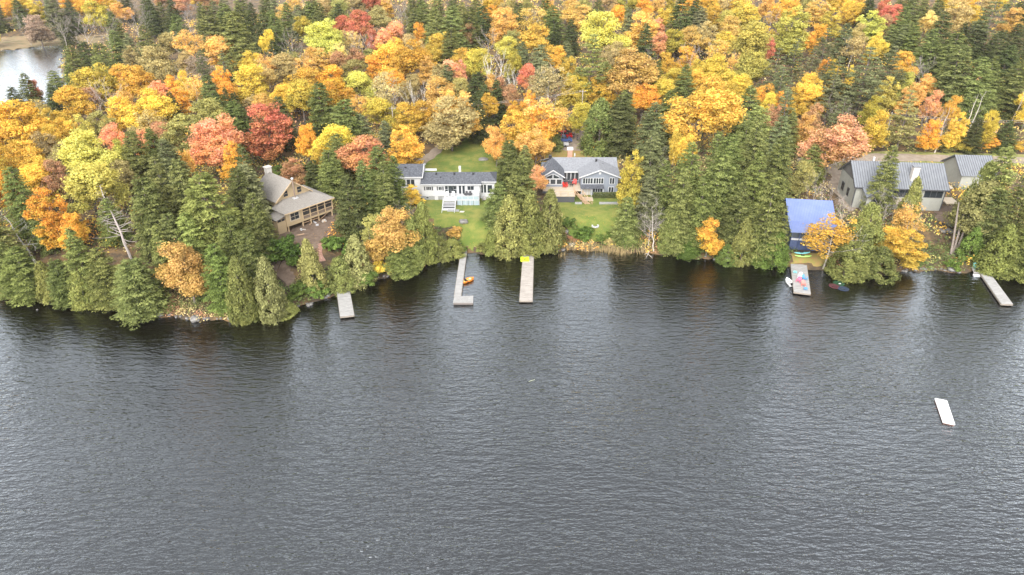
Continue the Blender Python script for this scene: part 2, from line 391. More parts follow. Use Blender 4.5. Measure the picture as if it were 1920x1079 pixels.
# ------------------------------------------------------------------ colours (albedo)
CL = {  # code: (main, second, words)
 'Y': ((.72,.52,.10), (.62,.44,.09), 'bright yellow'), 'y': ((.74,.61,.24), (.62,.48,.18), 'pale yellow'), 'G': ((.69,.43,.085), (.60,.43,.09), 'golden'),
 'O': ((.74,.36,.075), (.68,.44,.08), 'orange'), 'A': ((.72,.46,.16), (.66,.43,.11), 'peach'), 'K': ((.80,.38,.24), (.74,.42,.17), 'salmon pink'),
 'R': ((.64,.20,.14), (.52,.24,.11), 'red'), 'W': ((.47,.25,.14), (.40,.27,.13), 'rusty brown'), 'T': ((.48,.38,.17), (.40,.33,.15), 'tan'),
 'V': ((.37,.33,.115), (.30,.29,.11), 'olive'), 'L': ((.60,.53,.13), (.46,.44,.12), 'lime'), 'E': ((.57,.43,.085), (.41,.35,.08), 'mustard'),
 'M': ((.43,.31,.25), (.37,.28,.21), 'mauve'), 'g': ((.098,.122,.042), (.235,.25,.085), 'green'), 'd': ((.062,.08,.033), (.14,.155,.06), 'dark green'),  # greens: main tone deepened as painted interior shade, second for paler tips
 'l': ((.15,.18,.06), (.31,.325,.11), 'light green'), 'a': ((.52,.34,.12), (.44,.31,.09), 'dull orange'), 'o': ((.150,.165,.055), (.28,.28,.09), 'olive'), 'p': ((.225,.215,.085), (.34,.32,.13), 'silvery'),
 'b': ((.10,.15,.04), (.19,.255,.065), 'bright green'), 'n': ((.125,.14,.07), (.25,.255,.12), 'grey green'), '-': ((.3,.3,.3), (.3,.3,.3), 'grey'), 'w': ((.7,.7,.7),(.7,.7,.7),'white'),
}
KW = {'D': ('broadleaf_tree','broadleaf tree'), 'C': ('hemlock_tree','conifer'), 'K': ('cedar_tree','cedar'), 'P': ('pine_tree','pine'), 'S': ('thinning_tree','thinning tree'),
      'B': ('bare_tree','leafless tree'), 'R': ('birch_tree','leafless birch'), 'U': ('shrub','shrub')}
ASP = {'D': 1.4, 'C': 1.95, 'K': 1.9, 'P': 1.9, 'S': 1.5, 'B': 1.7, 'R': 1.8, 'U': .8}
TREES = """
42 137 38 C g|20 163 30 C d|54 146 22 D R|92 124 30 B M|97 133 36 C g|128 86 40 C g|155 78 36 C d|183 82 44 C g|92 158 36 C d|125 122 32 C g
211 58 40 C g|236 62 36 C n|267 49 42 C g|306 60 40 D T|342 48 50 S A|389 30 46 C g|434 24 62 C l|240 84 40 D T|295 88 66 D T|411 64 60 D A
414 92 26 P n|372 98 46 S M|464 117 62 D Y|255 117 64 D G|160 117 74 D E|186 146 66 B -|220 140 32 S W|292 150 42 D K|330 120 36 B -|358 134 50 S A|340 130 24 D Y
130 160 60 D G|156 163 42 D W|215 180 54 D Y|266 168 72 D Y|327 162 46 D O|316 172 40 C d|178 206 42 D V|272 198 50 S y|30 182 92 D G|62 180 42 S T
112 214 46 D Y|160 243 92 D L|243 245 60 C g|278 240 42 C g|258 238 26 D K|305 262 62 C n|372 190 76 D V|322 225 56 D V|390 211 88 D K|432 262 52 D O|400 171 46 C g|435 190 50 C g|490 192 84 D R|420 165 30 C d
62 -4 36 D E|8 -2 24 D O|26 -6 30 C d|96 -4 36 C n|125 0 30 C n|170 -2 42 D E|222 4 30 D A|38 22 36 B -|62 32 42 D M|105 24 40 B -|145 24 46 B -|190 28 42 B -|245 8 46 B -|345 0 36 B -|150 -6 30 D O
118 34 28 C d|206 22 32 C g|278 0 34 C d|298 4 30 C g|320 8 34 C d|328 28 32 C g|375 12 30 C g|398 4 34 C n|417 6 34 C g|445 8 36 C g|462 30 34 C d
491 26 36 C d|513 30 36 C g|535 5 32 C g|558 8 32 C n|577 3 32 C g|597 4 32 C g|633 6 34 C d|497 55 24 D Y|523 2 24 S A|566 25 34 D E|600 29 64 D L|638 27 32 D R|672 20 50 D R|700 52 30 D R|660 52 30 S y|678 60 46 B M
713 10 46 D T|738 37 32 D K|750 -6 40 B M|775 16 34 C g|797 7 36 C g|815 15 46 C l|848 12 50 C l|880 12 42 C g|878 40 28 D W|945 12 56 D A|915 50 46 B -|783 41 26 D O|822 54 52 D E|772 62 32 D T|845 52 42 C g|905 10 34 C d|612 -4 30 D T
543 52 46 B M|510 74 32 C d|495 95 46 S A|533 99 50 D T|566 97 46 S A|602 88 46 D A|636 95 36 D W|660 106 50 D V|694 102 32 D O|725 79 58 D Y|765 74 62 D G|800 103 40 D A|688 89 36 D V|838 118 40 C n
616 117 54 D O|572 124 56 D G|560 146 62 D E|625 149 52 D O|485 120 40 D y|525 157 46 D G|672 130 48 D L|722 132 60 S T|668 170 38 S A|727 172 42 B -|712 180 56 D E|775 148 44 R w|792 140 44 R w|760 190 56 D G|757 232 72 D G|825 140 62 D A|855 164 78 D A|842 178 92 D T 284
520 182 50 C d|597 154 56 C g|645 186 62 C g|676 214 46 C n|620 234 70 D Y|629 252 50 C g|676 247 76 D K|706 272 58 C g|870 84 46 D G|894 90 52 D E|862 110 26 D K|928 84 64 R w|890 158 26 R w
908 158 38 C d|931 150 38 C d|897 184 36 C d|914 172 32 D G|955 156 38 D W|952 64 38 D L|960 118 40 R w|968 204 88 D G 308
1002 5 52 S A|972 4 32 C g|1038 10 40 C g|1082 4 46 D A|1122 -2 34 C g|1137 15 74 D L|1180 13 24 C n|1205 19 56 D A|1232 29 30 D K|1248 10 38 D Y|1280 -6 50 C d|1306 -4 34 C d|1316 12 28 C n|1343 9 38 D G|1370 17 34 D L|1402 -6 52 D E
1010 44 56 D G|1043 42 27 C d|1071 37 33 C d|1050 30 32 B M|1113 62 76 P l|1146 80 38 D T|1213 45 52 C d|1270 52 44 D E|1305 47 46 D A|1330 38 50 D T|1360 57 40 D Y|1378 30 42 D A|1410 38 72 D L|1300 76 46 B M
980 77 26 C n|1015 84 42 C n|988 117 30 D R|1043 86 34 D G|1070 104 34 D Y|1028 114 72 S T|1190 88 88 D A|1206 94 42 B M|1255 94 32 D G|1288 85 40 D O|1311 104 28 D Y|1288 121 42 C g|1236 112 28 C g|1355 102 58 D Y|1350 71 46 S A|1410 94 62 D L|1395 139 42 D Y|1247 144 42 D E
1018 174 76 S A|1013 198 66 D O|1068 150 48 D E|1208 156 56 D O|1322 148 116 D G|1258 168 42 C g|1265 202 42 C g|1410 162 62 C g|1422 195 56 C l|1230 192 60 C n
1450 14 32 B -|1468 -6 42 D G|1493 10 74 D L|1540 -6 42 D A|1563 13 46 D E|1596 -1 28 D Y|1635 -4 34 C d|1637 18 52 D L|1672 8 28 D R|1686 4 24 D R|1662 25 28 D W|1718 -6 46 C g|1700 12 46 C g|1742 19 32 D y|1774 24 56 C d|1800 -6 52 D T|1835 7 38 D Y|1872 -6 62 P n|1845 30 42 C d|1908 13 38 D A|1912 45 40 C d
1492 52 38 D E|1442 47 32 D Y|1448 67 18 D R|1540 39 30 D O|1523 57 26 D O|1555 50 42 P n|1590 44 38 C n|1612 40 28 D y|1605 60 46 S T|1640 72 26 D Y|1700 45 38 C n|1676 50 34 C g|1718 48 40 C g|1754 55 48 C g|1798 60 52 C g
1462 88 60 P n|1498 70 38 P n|1530 88 52 P n|1578 104 62 P n|1635 86 78 P n|1680 84 62 P n|1470 124 56 P n|1705 92 40 D G|1552 102 22 D O|1566 111 20 D Y|1598 120 18 D Y|1743 102 48 B -|1745 137 34 D A|1757 164 32 D K
1810 84 68 C g|1845 108 62 C l|1868 117 52 C g|1785 104 46 C g|1900 84 56 C d|1914 120 52 C g|1465 169 30 D O|1445 171 24 D Y|1527 154 48 D Y|1542 149 24 D Y|1577 190 42 B -|1575 214 96 D K|1700 134 30 D L|1480 164 42 P n|1568 138 52 P n|1620 140 50 P n|1652 200 46 D G 286
1712 166 66 P p 285|1765 190 42 B - 286|1755 222 38 D O 286|1805 208 36 D G 286|1865 204 32 D Y 286|1865 252 30 D O 286|1810 250 40 D E 284|1640 248 44 D G 286|1838 220 44 C d 286|1896 226 44 C d 286|1905 262 30 D G 286|1776 262 34 D V 286|1560 250 44 D G
15 314 62 C g 440|64 304 62 D G|75 350 82 D O 470|155 303 96 D L|215 298 48 D T|262 330 76 C g 480|285 288 62 C g 440|330 298 62 C g 440|374 322 110 C l 490|440 314 62 C g 440|312 400 60 C g 520|110 262 60 D T|30 262 60 D G|95 302 50 D W|0 240 46 D G|450 270 54 C d 410
22 462 74 C g 560|72 488 48 K o 560|100 486 52 C g 568|128 428 72 C g 560|178 463 66 C g 572|140 506 46 K o 574|243 486 98 C g 586|333 448 84 D a 572|397 456 62 C b 580|436 478 54 K o 600|490 478 56 K p 598|345 400 64 C l 520|290 420 50 C g 540
-20 440 70 C g 550|-40 380 90 C g 500|-30 320 70 D O|-45 260 80 D G|455 304 80 C n 430|470 362 66 C g 480|425 400 66 C g 540|460 430 56 C g 560|572 446 54 K p 545|662 438 62 K p 530|633 482 50 K o 544|533 562 44 K o 590|452 545 40 K o 602|715 500 40 U Y 518
500 470 60 U b 490|532 462 62 U b 488|636 442 42 U b 477|560 520 44 U b 560|600 530 40 U b 560|690 520 44 U b 534|725 384 86 D a 505|700 400 56 D V 480|648 326 66 C d 450|677 298 50 C g 430|716 304 58 C g 430|736 292 48 C g 410|713 362 48 C g 440|614 280 56 C g 370|594 268 38 D Y 345|742 360 34 D Y 400|757 374 42 B - 440|790 376 52 K o 488|768 400 50 K o 500|770 346 42 D Y 385|750 440 60 C g 512|846 448 50 K o 482|820 440 44 K o 488|850 430 30 U A 445
545 296 60 D W 350|540 328 52 U b 345|570 318 40 U g 340|585 300 40 C d 360|930 232 40 D A|1005 240 50 D A|955 262 46 C g 340|985 272 42 C g 350|938 340 62 C g 425|976 300 78 C g 425|1005 306 38 D K 372|955 362 66 K o 474|994 362 60 K o 472|1033 352 58 K o 466|924 428 42 K o 474|1012 400 44 K o 470
1036 219 40 K g 281|1128 182 68 K g 287|1166 181 66 C d 290|1190 279 58 D E 400|1228 244 62 C n 400|1240 282 42 B M 400|1222 329 62 C n 430|1178 368 52 C g 458|1176 424 34 K b 460|1224 391 46 B - 469|1266 383 42 K o 470|1285 315 62 C l 472|1299 266 66 C g 400|1273 246 26 D Y|1292 249 28 D Y|1356 285 74 C g 440|1374 252 66 C g 390|1350 246 52 C g 380
1406 208 52 C g 350|1427 214 56 C g 370|1470 218 58 C n 350|1470 258 66 C g 400|1394 340 62 C g 472|1460 324 76 C g 488|1427 282 58 C g 420|1335 407 46 D O 483|1292 438 46 C b 480|1368 458 44 K b 492|1404 407 42 K o 496|1432 448 42 C b 497|1462 428 56 K b 499|1322 330 56 C g 470|1250 300 50 C g 430
1571 396 92 S G 506|1600 450 66 K o 519|1566 350 60 B M 430|1590 365 46 B M 440|1640 378 62 K o 470|1628 420 56 K g 505|1670 360 54 B - 445|1678 273 56 C l 400|1724 330 48 K o 440|1722 372 62 S a 470|1712 428 74 D G 505|1676 424 50 D G 480|1660 462 70 K g 517|1893 272 78 C l 450|1899 418 66 K o 512|1862 300 60 K o 425|512 452 46 U b 482|550 462 50 U b 492|622 452 34 U b 470|648 470 40 U g 505|590 502 40 U b 532|577 520 40 U g 548|1836 424 46 K b 484|1880 356 72 C g 470|1783 482 30 U b 508|1930 330 70 C g 470|1945 420 70 C g 520
196 372 54 C g 455|60 380 50 C g 470|120 395 46 D O 480|1530 270 50 C g 345|1512 300 44 D V 370|1535 330 40 B M 390|1066 418 30 U b 432|1091 418 36 U b 450|1124 438 22 U b 455|1143 432 20 U b 450|1071 442 18 U W 456|1140 478 20 U T 462|905 455 26 U o 474|862 462 30 U b 478
"""
def ddiff(a, b): return abs(a-b)
def solve_tree(x, y, w, kind, basey=None):
    if basey is not None and kind != 'U':
        bx = x
        for _ in range(4):
            X, Y, z, Zc = hit(bx, basey, 0)
            r = (y-CY)/F; a = Y*(ST+r*CT)/(CT-r*ST); H = (HC-a)-z
            Zt = Y*CT+a*ST; X = (x-CX)/F*Zt; bx, _b, _c = proj(X, Y, z)
        z = Tz(X, Y); Zm = Y*CT+(HC-z-H*.4)*ST
        return X, Y, z, max(2.5, H), w*Zm/F
    H = 14.0 if kind != 'U' else 2.5
    for _ in range(5):
        if kind == 'U' and basey is not None:
            X, Y, z, Zc = hit(x, basey, 0); Wm = w*Zc/F; H = Wm*.75; continue
        X, Y, z, Zc = hit(x, y, H); Wm = w*Zc/F; H = min(25, max(7, ASP[kind]*Wm))
        if kind in 'DS': H = max(H, 11)
        if kind in 'C': H = max(H, 12)
        if kind == 'P': H = max(H, 14)
    return X, Y, z, H, Wm
specs = []
for ln in TREES.strip().splitlines():
    for it in ln.split('|'):
        p = it.split()
        specs.append((float(p[0]), float(p[1]), float(p[2]), p[3], p[4], float(p[5]) if len(p) > 5 else None))
# fill-in trees between the ones above, taking after their neighbours
fr = random.Random(5); base_specs = list(specs)
def excluded(x, y, w):
    if x < 125 and 68 < y+w*.5 < 215 and x < 125-max(0, (y-120))*.8: return True
    if y < 95 and x < 330 and y > 42: return True
    if x > 1590 and y > 178: return True
    if 750 < x < 1170 and y > 205: return True
    if 460 < x < 760 and y > 240: return True
    return y > 290 or (x > 1170 and y > 225)
for gy in range(-14, 330, 17):
    for gx in range(-60, 1990, 25):
        x = gx+fr.uniform(-9, 9); y = gy+fr.uniform(-6, 6); w = fr.uniform(30, 46)*(.72+.28*min(1, max(0, y)/150))
        if excluded(x, y, w): continue
        cov = False
        for s in specs:
            if s[5] is None or s[1] < 330:
                k = .62 if s[3] in 'DSKPBR' else .95
                if ((x-s[0])/(s[2]*.52))**2+((y+w*.25-(s[1]+s[2]*k*.8))/(s[2]*k*.8))**2 < 1: cov = True; break
        if cov: continue
        nb = sorted(base_specs, key=lambda s: (s[0]-x)**2+(1.5*(s[1]-y))**2)[:4]
        s = fr.choice(nb[:3]); kd, cc = s[3], s[4]
        if kd in 'RUB' or kd == 'K': kd, cc = ('D', fr.choice('TVGAE')) if kd != 'K' else ('C', 'g')
        if kd == 'C' and x < 1650 and not (400 < x < 900 and y < 60) and fr.random() < .62: kd, cc = 'D', fr.choice('YGEAOTGYV')
        if fr.random() < .18 and kd == 'D': cc = fr.choice('TGOVEWA')
        specs.append((x, y, w, kd, cc, None))
print('TREES', len(base_specs), 'filled to', len(specs))
placed = []
for (x, y, w, kd, cc, by) in specs:
    X, Y, z, H, Wm = solve_tree(x, y, w, kd, by)
    if z < -.1: 
        X2 = X; Y = float(np.interp(X, SX, SY))+1.0 if Y < 160 else Y; z = max(.2, Tz(X, Y))
    placed.append(dict(x=x, y=y, w=w, k=kd, c=cc, X=X, Y=Y, z=z, H=H, W=Wm, by=by))

def zone(t):
    x, y, Y = t['x'], t['y'], t['Y']
    low = t['by'] is not None and t['by'] > 455
    if low:
        if x < 300: return 'along the far left waterline'
        if x < 560: return 'on the rocky point'
        if x < 700: return 'around the first dock'
        if x < 860: return 'left of the L-shaped dock'
        if x < 1060: return 'on the bank between the two central docks'
        if x < 1260: return 'on the reedy shore'
        if x < 1480: return 'on the shore left of the blue-roofed cabin'
        if x < 1750: return 'on the bank right of the blue-roofed cabin'
        return 'beside the rightmost dock'
    if t['by'] is not None:
        if x < 200: return 'behind the far left waterline trees'
        if x < 500: return 'left of the tan cottage'
        if x < 640: return 'close around the tan cottage'
        if x < 780: return 'left of the white bungalow'
        if x < 1060: return 'left of the grey house'
        if x < 1330: return 'just right of the grey house'
        if x < 1500: return 'in the stand left of the cabin'
        return 'around the metal-roofed house'
    row = 'the top edge' if y < 22 else 'upper' if y < 70 else 'middle' if y < 135 else 'lower'
    if x < 130 and 70 < y < 200: return 'beside the small bay'
    if x < 230: a = 'woods at the far left'
    elif x < 400: a = 'woods right of the small bay'
    elif x < 580: a = 'woods above the tan cottage'
    elif x < 760: a = 'woods left of the white bungalow'
    elif x < 940: a = 'woods above the white bungalow'
    elif x < 1060: a = 'woods left of the parked cars'
    elif x < 1230: a = 'woods above the grey house'
    elif x < 1400: a = 'woods right of the grey house'
    elif x < 1560: a = 'woods above the cabin'
    elif x < 1720: a = 'woods above the metal roof'
    else: a = 'woods at the far right'
    return ('atop the ' if y < 22 else 'in the %s ' % row)+a
ORD = ['', 'second ', 'third ', 'fourth ', 'fifth ', 'sixth ', 'seventh ', 'eighth ', 'ninth ', 'tenth ', 'eleventh ', 'twelfth ']
grp = {}
for t in placed:
    sz = ''
    nm = KW[t['k']][1]; cw = CL[t['c']][2]
    if t['k'] in 'BR': cw = {'M': 'brownish', '-': 'grey', 'w': 'white'}.get(t['c'], 'grey')
    t['base'] = '%s %s' % (cw, nm); t['zone'] = zone(t)
    grp.setdefault((t['base'], t['zone']), []).append(t)
for (b, zn), L_ in grp.items():
    L_.sort(key=lambda t: t['x'])
    for i, t in enumerate(L_):
        t['label'] = (b+' '+zn) if len(L_) == 1 else '%s, %sleftmost %s' % (b, ORD[min(i, 11)], zn) if i < 12 else b+' '+zn
import re as _re
for t in placed:
    if len(_re.split(r'[\s\-]+', t['label'].strip())) > 15: print('LONG', t['label'])
GRPN = {'D': 'broadleaf trees in autumn colour', 'C': 'dark conifers', 'K': 'cedars', 'P': 'pines', 'S': 'thinning trees', 'B': 'leafless trees', 'R': 'white birches', 'U': 'rounded shrubs'}
cnt = {}
for t in placed:
    vs = VAR[t['k']]; q = cnt.get(t['k'], 0); cnt[t['k']] = q+1
    vi = rnd.randrange(len(vs)); vi = rnd.choice([1,3,6]) if t['k'] == 'D' and t['by'] is not None else vi; H0, W0, cm, tm = vs[vi]
    root = empty(KW[t['k']][0] if t['k'] != 'U' else 'shrub', (t['X'], t['Y'], t['z']-.15), rnd.uniform(0, 6.28))
    wf = ({'D':1.25,'C':1.38,'K':1.2,'P':1.2,'S':1.2,'B':1.0,'R':1.1,'U':1.15} if t['by'] is None else {'D':1.15,'C':1.2,'K':1.12,'P':1.1,'S':1.1,'B':1.0,'R':1.0,'U':1.05})[t['k']]
    root.scale = (wf*t['W']/W0, wf*t['W']/W0, t['H']/H0)
    tag(root, t['label'], 'shrub' if t['k'] == 'U' else 'tree', GRPN[t['k']])
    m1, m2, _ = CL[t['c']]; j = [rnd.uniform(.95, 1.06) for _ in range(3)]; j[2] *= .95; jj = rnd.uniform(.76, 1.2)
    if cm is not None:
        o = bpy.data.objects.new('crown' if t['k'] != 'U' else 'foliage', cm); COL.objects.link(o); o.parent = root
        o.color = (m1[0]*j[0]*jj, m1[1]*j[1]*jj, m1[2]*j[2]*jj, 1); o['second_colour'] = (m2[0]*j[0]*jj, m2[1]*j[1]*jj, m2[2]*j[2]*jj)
    if tm is not None:
        o = bpy.data.objects.new('trunk', tm); COL.objects.link(o); o.parent = root
print('COUNTS', cnt)

# ------------------------------------------------------------------ ground, water
def grid_obj(name, x0, x1, y0, y1, step):
    xs = np.arange(x0, x1+step, step); ys = np.arange(y0, y1+step, step)
    gx, gy = np.meshgrid(xs, ys); z = T(gx, gy)
    V = np.stack([gx.ravel(), gy.ravel(), z.ravel()], 1); nx, ny = len(xs), len(ys)
    i = np.arange((nx-1)*(ny-1)); r, c = i//(nx-1), i % (nx-1); a = r*nx+c
    return V, np.stack([a, a+1, a+1+nx, a+nx], 1), z.ravel()
xs = np.unique(np.concatenate([np.arange(-900,-120,8), np.arange(-120,140,1.0), np.arange(140,900,8)]))
ys = np.unique(np.concatenate([np.arange(60,90,4), np.arange(90,175,1.0), np.arange(175,300,2.5), np.arange(300,460,5), np.arange(460,1500,20)]))
gx, gy = np.meshgrid(xs, ys); gz = T(gx, gy); nx, ny = len(xs), len(ys)
i_ = np.arange((nx-1)*(ny-1)); a_ = (i_//(nx-1))*nx+i_ % (nx-1)
me = np_mesh('ground', np.stack([gx.ravel(), gy.ravel(), gz.ravel()], 1), np.stack([a_, a_+1, a_+1+nx, a_+nx], 1)); me.shade_smooth()
gm = mat('forest_floor', (.06,.045,.03), .95, (.35, (.16,.10,.045), .42, .62), (2.5,.7,.15)); me.materials.append(gm)
# second scale of litter
nt = gm.node_tree; g = bpy.data.objects.new('ground', me); COL.objects.link(g); tag(g, kind='structure')
wm = bpy.data.materials.new('lake_water'); wm.use_nodes = True; nt = wm.node_tree; b = nt.nodes['Principled BSDF']; L = nt.links.new
nt.nodes.remove(b); wdf = nt.nodes.new('ShaderNodeBsdfDiffuse'); wdf.inputs['Color'].default_value = (.0040,.0028,.0016,1)   # peat-brown water
wgl = nt.nodes.new('ShaderNodeBsdfGlossy'); wgl.inputs['Roughness'].default_value = .07; wgl.inputs['Color'].default_value = (.85,.925,1.0,1)
wfr = nt.nodes.new('ShaderNodeFresnel'); wfr.inputs['IOR'].default_value = 1.34; wmx = nt.nodes.new('ShaderNodeMixShader')
tcn = nt.nodes.new('ShaderNodeTexCoord')
def wnoise(scale, sx, sy, rot, detail=3):
    mp = nt.nodes.new('ShaderNodeMapping'); mp.inputs['Rotation'].default_value = (0,0,rot); mp.inputs['Scale'].default_value = (sx,sy,1)
    L(tcn.outputs['Object'], mp.inputs[0]); n = nt.nodes.new('ShaderNodeTexNoise'); n.inputs['Scale'].default_value = scale; n.inputs['Detail'].default_value = detail
    L(mp.outputs[0], n.inputs['Vector']); return n.outputs[0]
n1 = wnoise(1.0, .42, 1.35, .14, 2.5); n2 = wnoise(1.0, 1.3, 3.2, -.25, 2.5); n3 = wnoise(.035, 1, 2.2, .3, 3)
def mth(op, a, b_):
    m_ = nt.nodes.new('ShaderNodeMath'); m_.operation = op
    for k, v in enumerate((a, b_)):
        if isinstance(v, (int, float)): m_.inputs[k].default_value = v
        else: L(v, m_.inputs[k])
    return m_.outputs[0]
hgt = mth('ADD', mth('ADD', mth('MULTIPLY', n1, .62), mth('MULTIPLY', n2, .34)), mth('MULTIPLY', wnoise(1.0, 2.8, 6.0, .1, 2), .09))
gust = nt.nodes.new('ShaderNodeMapRange'); gust.inputs['From Min'].default_value = .3; gust.inputs['From Max'].default_value = .7; gust.inputs['To Min'].default_value = .65; gust.inputs['To Max'].default_value = 1.25; L(n3, gust.inputs['Value'])
bp = nt.nodes.new('ShaderNodeBump'); bp.inputs['Distance'].default_value = .40; bp.inputs['Strength'].default_value = 1
spx = nt.nodes.new('ShaderNodeSeparateXYZ'); L(tcn.outputs['Object'], spx.inputs[0])   # calmer in the lee of the wooded shore
lee = nt.nodes.new('ShaderNodeMapRange'); lee.interpolation_type = 'SMOOTHSTEP'; lee.inputs['From Min'].default_value = 76; lee.inputs['From Max'].default_value = 112; lee.inputs['To Min'].default_value = 1.0; lee.inputs['To Max'].default_value = .5
L(mth('ADD', mth('ADD', spx.outputs['Y'], mth('MULTIPLY', spx.outputs['X'], -.10)), mth('MULTIPLY', n3, 10)), lee.inputs['Value'])
L(mth('MULTIPLY', mth('MULTIPLY', hgt, gust.outputs[0]), lee.outputs[0]), bp.inputs['Height'])
for nd in (wdf, wgl, wfr): L(bp.outputs[0], nd.inputs['Normal'])
wk = mth('ADD', mth('MULTIPLY', wfr.outputs[0], 2.3), .054); L(wk, wmx.inputs[0]); L(wdf.outputs[0], wmx.inputs[1]); L(wgl.outputs[0], wmx.inputs[2]); L(wmx.outputs[0], nt.nodes['Material Output'].inputs['Surface'])
w = MB(); w._add([(-900,-60,0),(900,-60,0),(900,1200,0),(-900,1200,0)], [(0,1,2,3)]); wo_ = w.build('water', wm); tag(wo_, kind='structure')
#PART2
# ------------------------------------------------------------------ helpers on the ground
def G(px, py, dz=0.0):
    X, Y, z, _ = hit(px, py, 0); return Vector((X, Y, z+dz))
def at(X, Y, dz=0.0): return Vector((X, Y, Tz(X, Y)+dz))
def drape_strip(name, pts_px, widths, m, dz=.06, kind='structure', sub=10):
    pts = [G(*p) for p in pts_px]; P = []; Wd = []
    for i in range(len(pts)-1):
        for k in range(sub):
            t = k/sub; P.append(pts[i].lerp(pts[i+1], t)); Wd.append(widths[i]*(1-t)+widths[i+1]*t)
    P.append(pts[-1]); Wd.append(widths[-1])
    # smooth
    for _ in range(12):
        P = [P[0]]+[(P[i-1]+P[i]*2+P[i+1])/4 for i in range(1, len(P)-1)]+[P[-1]]
    vs, fs = [], []; nw = 6
    for i, p in enumerate(P):
        d = P[min(i+1, len(P)-1)]-P[max(i-1, 0)]; d.z = 0; d.normalize(); n = Vector((-d.y, d.x, 0))
        for j in range(nw+1):
            q = p+n*(Wd[i]*(j/nw-.5)*(1+.10*math.sin(i*.9+j*5)*(j in (0, nw)))); vs.append((q.x, q.y, Tz(q.x, q.y)+dz))
    for i in range(len(P)-1):
        for j in range(nw): a = i*(nw+1)+j; fs.append((a, a+1, a+nw+2, a+nw+1))
    mb = MB(); mb._add(vs, fs); o = mb.build(name, m, None, True); tag(o, kind=kind); return o, [Vector(v) for v in vs]
def drape_poly(name, px, m, dz=.05, step=.8, wobble=.6, world=None):
    poly = np.array([(q.x, q.y) for q in [G(*p) for p in px]]) if world is None else np.array(world)
    x0, y0 = poly.min(0)-1; x1, y1 = poly.max(0)+1
    xs = np.arange(x0, x1+step, step); ys = np.arange(y0, y1+step, step); gx, gy = np.meshgrid(xs, ys)
    s = sdpoly(gx, gy, poly)+wobble*(np.sin(gx*1.1+gy*.4)*.5+np.sin(gy*1.7-gx*.6)*.3)
    # pull the outermost vertices onto the outline so that the edge is smooth
    gyy, gxx = np.gradient(s, step); gl = np.hypot(gxx, gyy)+1e-6
    keep = s < step*.75; pull = np.clip(s, 0, None)*keep
    gx2 = gx-gxx/gl*pull; gy2 = gy-gyy/gl*pull
    z = T(gx2, gy2)+dz; nx = len(xs); ok = keep
    q = ok[:-1,:-1] & ok[1:,:-1] & ok[:-1,1:] & ok[1:,1:]
    r, c = np.nonzero(q); a = r*nx+c
    me = np_mesh(name, np.stack([gx2.ravel(), gy2.ravel(), z.ravel()], 1), np.stack([a, a+1, a+1+nx, a+nx], 1)); me.shade_smooth(); me.materials.append(m)
    o = bpy.data.objects.new(name, me); COL.objects.link(o); tag(o, kind='structure'); return o, poly
M['lawn'] = mat('lawn_grass', (.095,.135,.024), .95, (.35, (.195,.19,.045), .40, .66), (14,.8,.08))
M['lawn2'] = mat('rough_grass', (.15,.17,.045), .95, (.5, (.27,.24,.09), .40, .66), (9,.8,.1))
M['gravel'] = mat('gravel', (.225,.178,.135), .95, (.9, (.29,.24,.19), .4, .65), (12,.6,.04))
M['dirt'] = mat('bare_soil', (.115,.08,.058), .95, (.8, (.18,.132,.10), .4, .65), (8,.7,.08))
M['leafy'] = mat('leaf_strewn_ground', (.27,.17,.07), .95, (1.5, (.20,.20,.045), .4, .65), (12,.7,.08))
M['marsh'] = mat('marsh_grass', (.24,.17,.095), .95, (.16, (.16,.135,.07), .4, .62), (3,.9,.3))
LAWN = []
_, p_ = drape_poly('lawn', [(790,300),(822,272),(858,276),(880,245),(905,236),(928,262),(935,300),(942,335),(940,392),(925,445),(905,474),(866,474),(850,430),(815,428),(790,392),(780,345)], M['lawn']); LAWN.append(p_)
_, p_ = drape_poly('lawn', [(1050,370),(1090,362),(1178,358),(1186,400),(1182,440),(1165,452),(1110,455),(1072,452),(1048,420),(1040,385)], M['lawn']); LAWN.append(p_)
_, p_ = drape_poly('leaf_strewn_ground', [(1028,282),(1060,279),(1098,281),(1155,286),(1165,300),(1160,330),(1030,330),(1015,300)], M['leafy'], .07); LAWN.append(p_)
_, p_ = drape_poly('gravel_yard', [(1062,222),(1082,222),(1094,240),(1100,282),(1084,284),(1050,284),(1040,262),(1052,240)], M['gravel'], .09); LAWN.append(p_)
_, p_ = drape_poly('bare_soil', [(497,385),(505,440),(522,452),(560,462),(585,470),(596,468),(620,440),(628,405),(600,400),(540,400)], M['dirt'], .06); LAWN.append(p_)
_, p_ = drape_poly('dirt_path', [(505,492),(530,488),(548,500),(556,525),(548,545),(530,530),(510,510)], M['dirt'], .06); LAWN.append(p_)
_, p_ = drape_poly('bare_soil', [(1752,395),(1760,388),(1830,392),(1840,425),(1815,432),(1775,425),(1750,415)], M['dirt'], .06); LAWN.append(p_)
_, p_ = drape_poly('gravel_yard', [(1560,322),(1600,320),(1605,350),(1618,390),(1590,398),(1570,372),(1552,350)], M['gravel'], .09); LAWN.append(p_)
_, p_ = drape_poly('leaf_strewn_ground', [(1478,478),(1552,476),(1560,496),(1530,503),(1482,499)], M['leafy'], .06); LAWN.append(p_)
_, p_ = drape_poly('marsh', [(-60,74),(60,68),(130,66),(200,66),(215,76),(165,84),(120,88),(112,90),(68,90),(30,96),(-60,98)], M['marsh'], .12, 1.6, 2); LAWN.append(p_)
drape_strip('road', [(1500,305),(1560,300),(1620,297),(1700,297),(1780,299),(1860,301),(1960,304),(2100,308)], [5,5,5.2,5.2,5.2,5.2,5.2,5.2], M['gravel'], .12)
drape_strip('road_verge', [(1560,291),(1620,289.5),(1700,289.5),(1780,291),(1860,293),(1960,296),(2100,300)], [3]*7, M['lawn2'], .07)
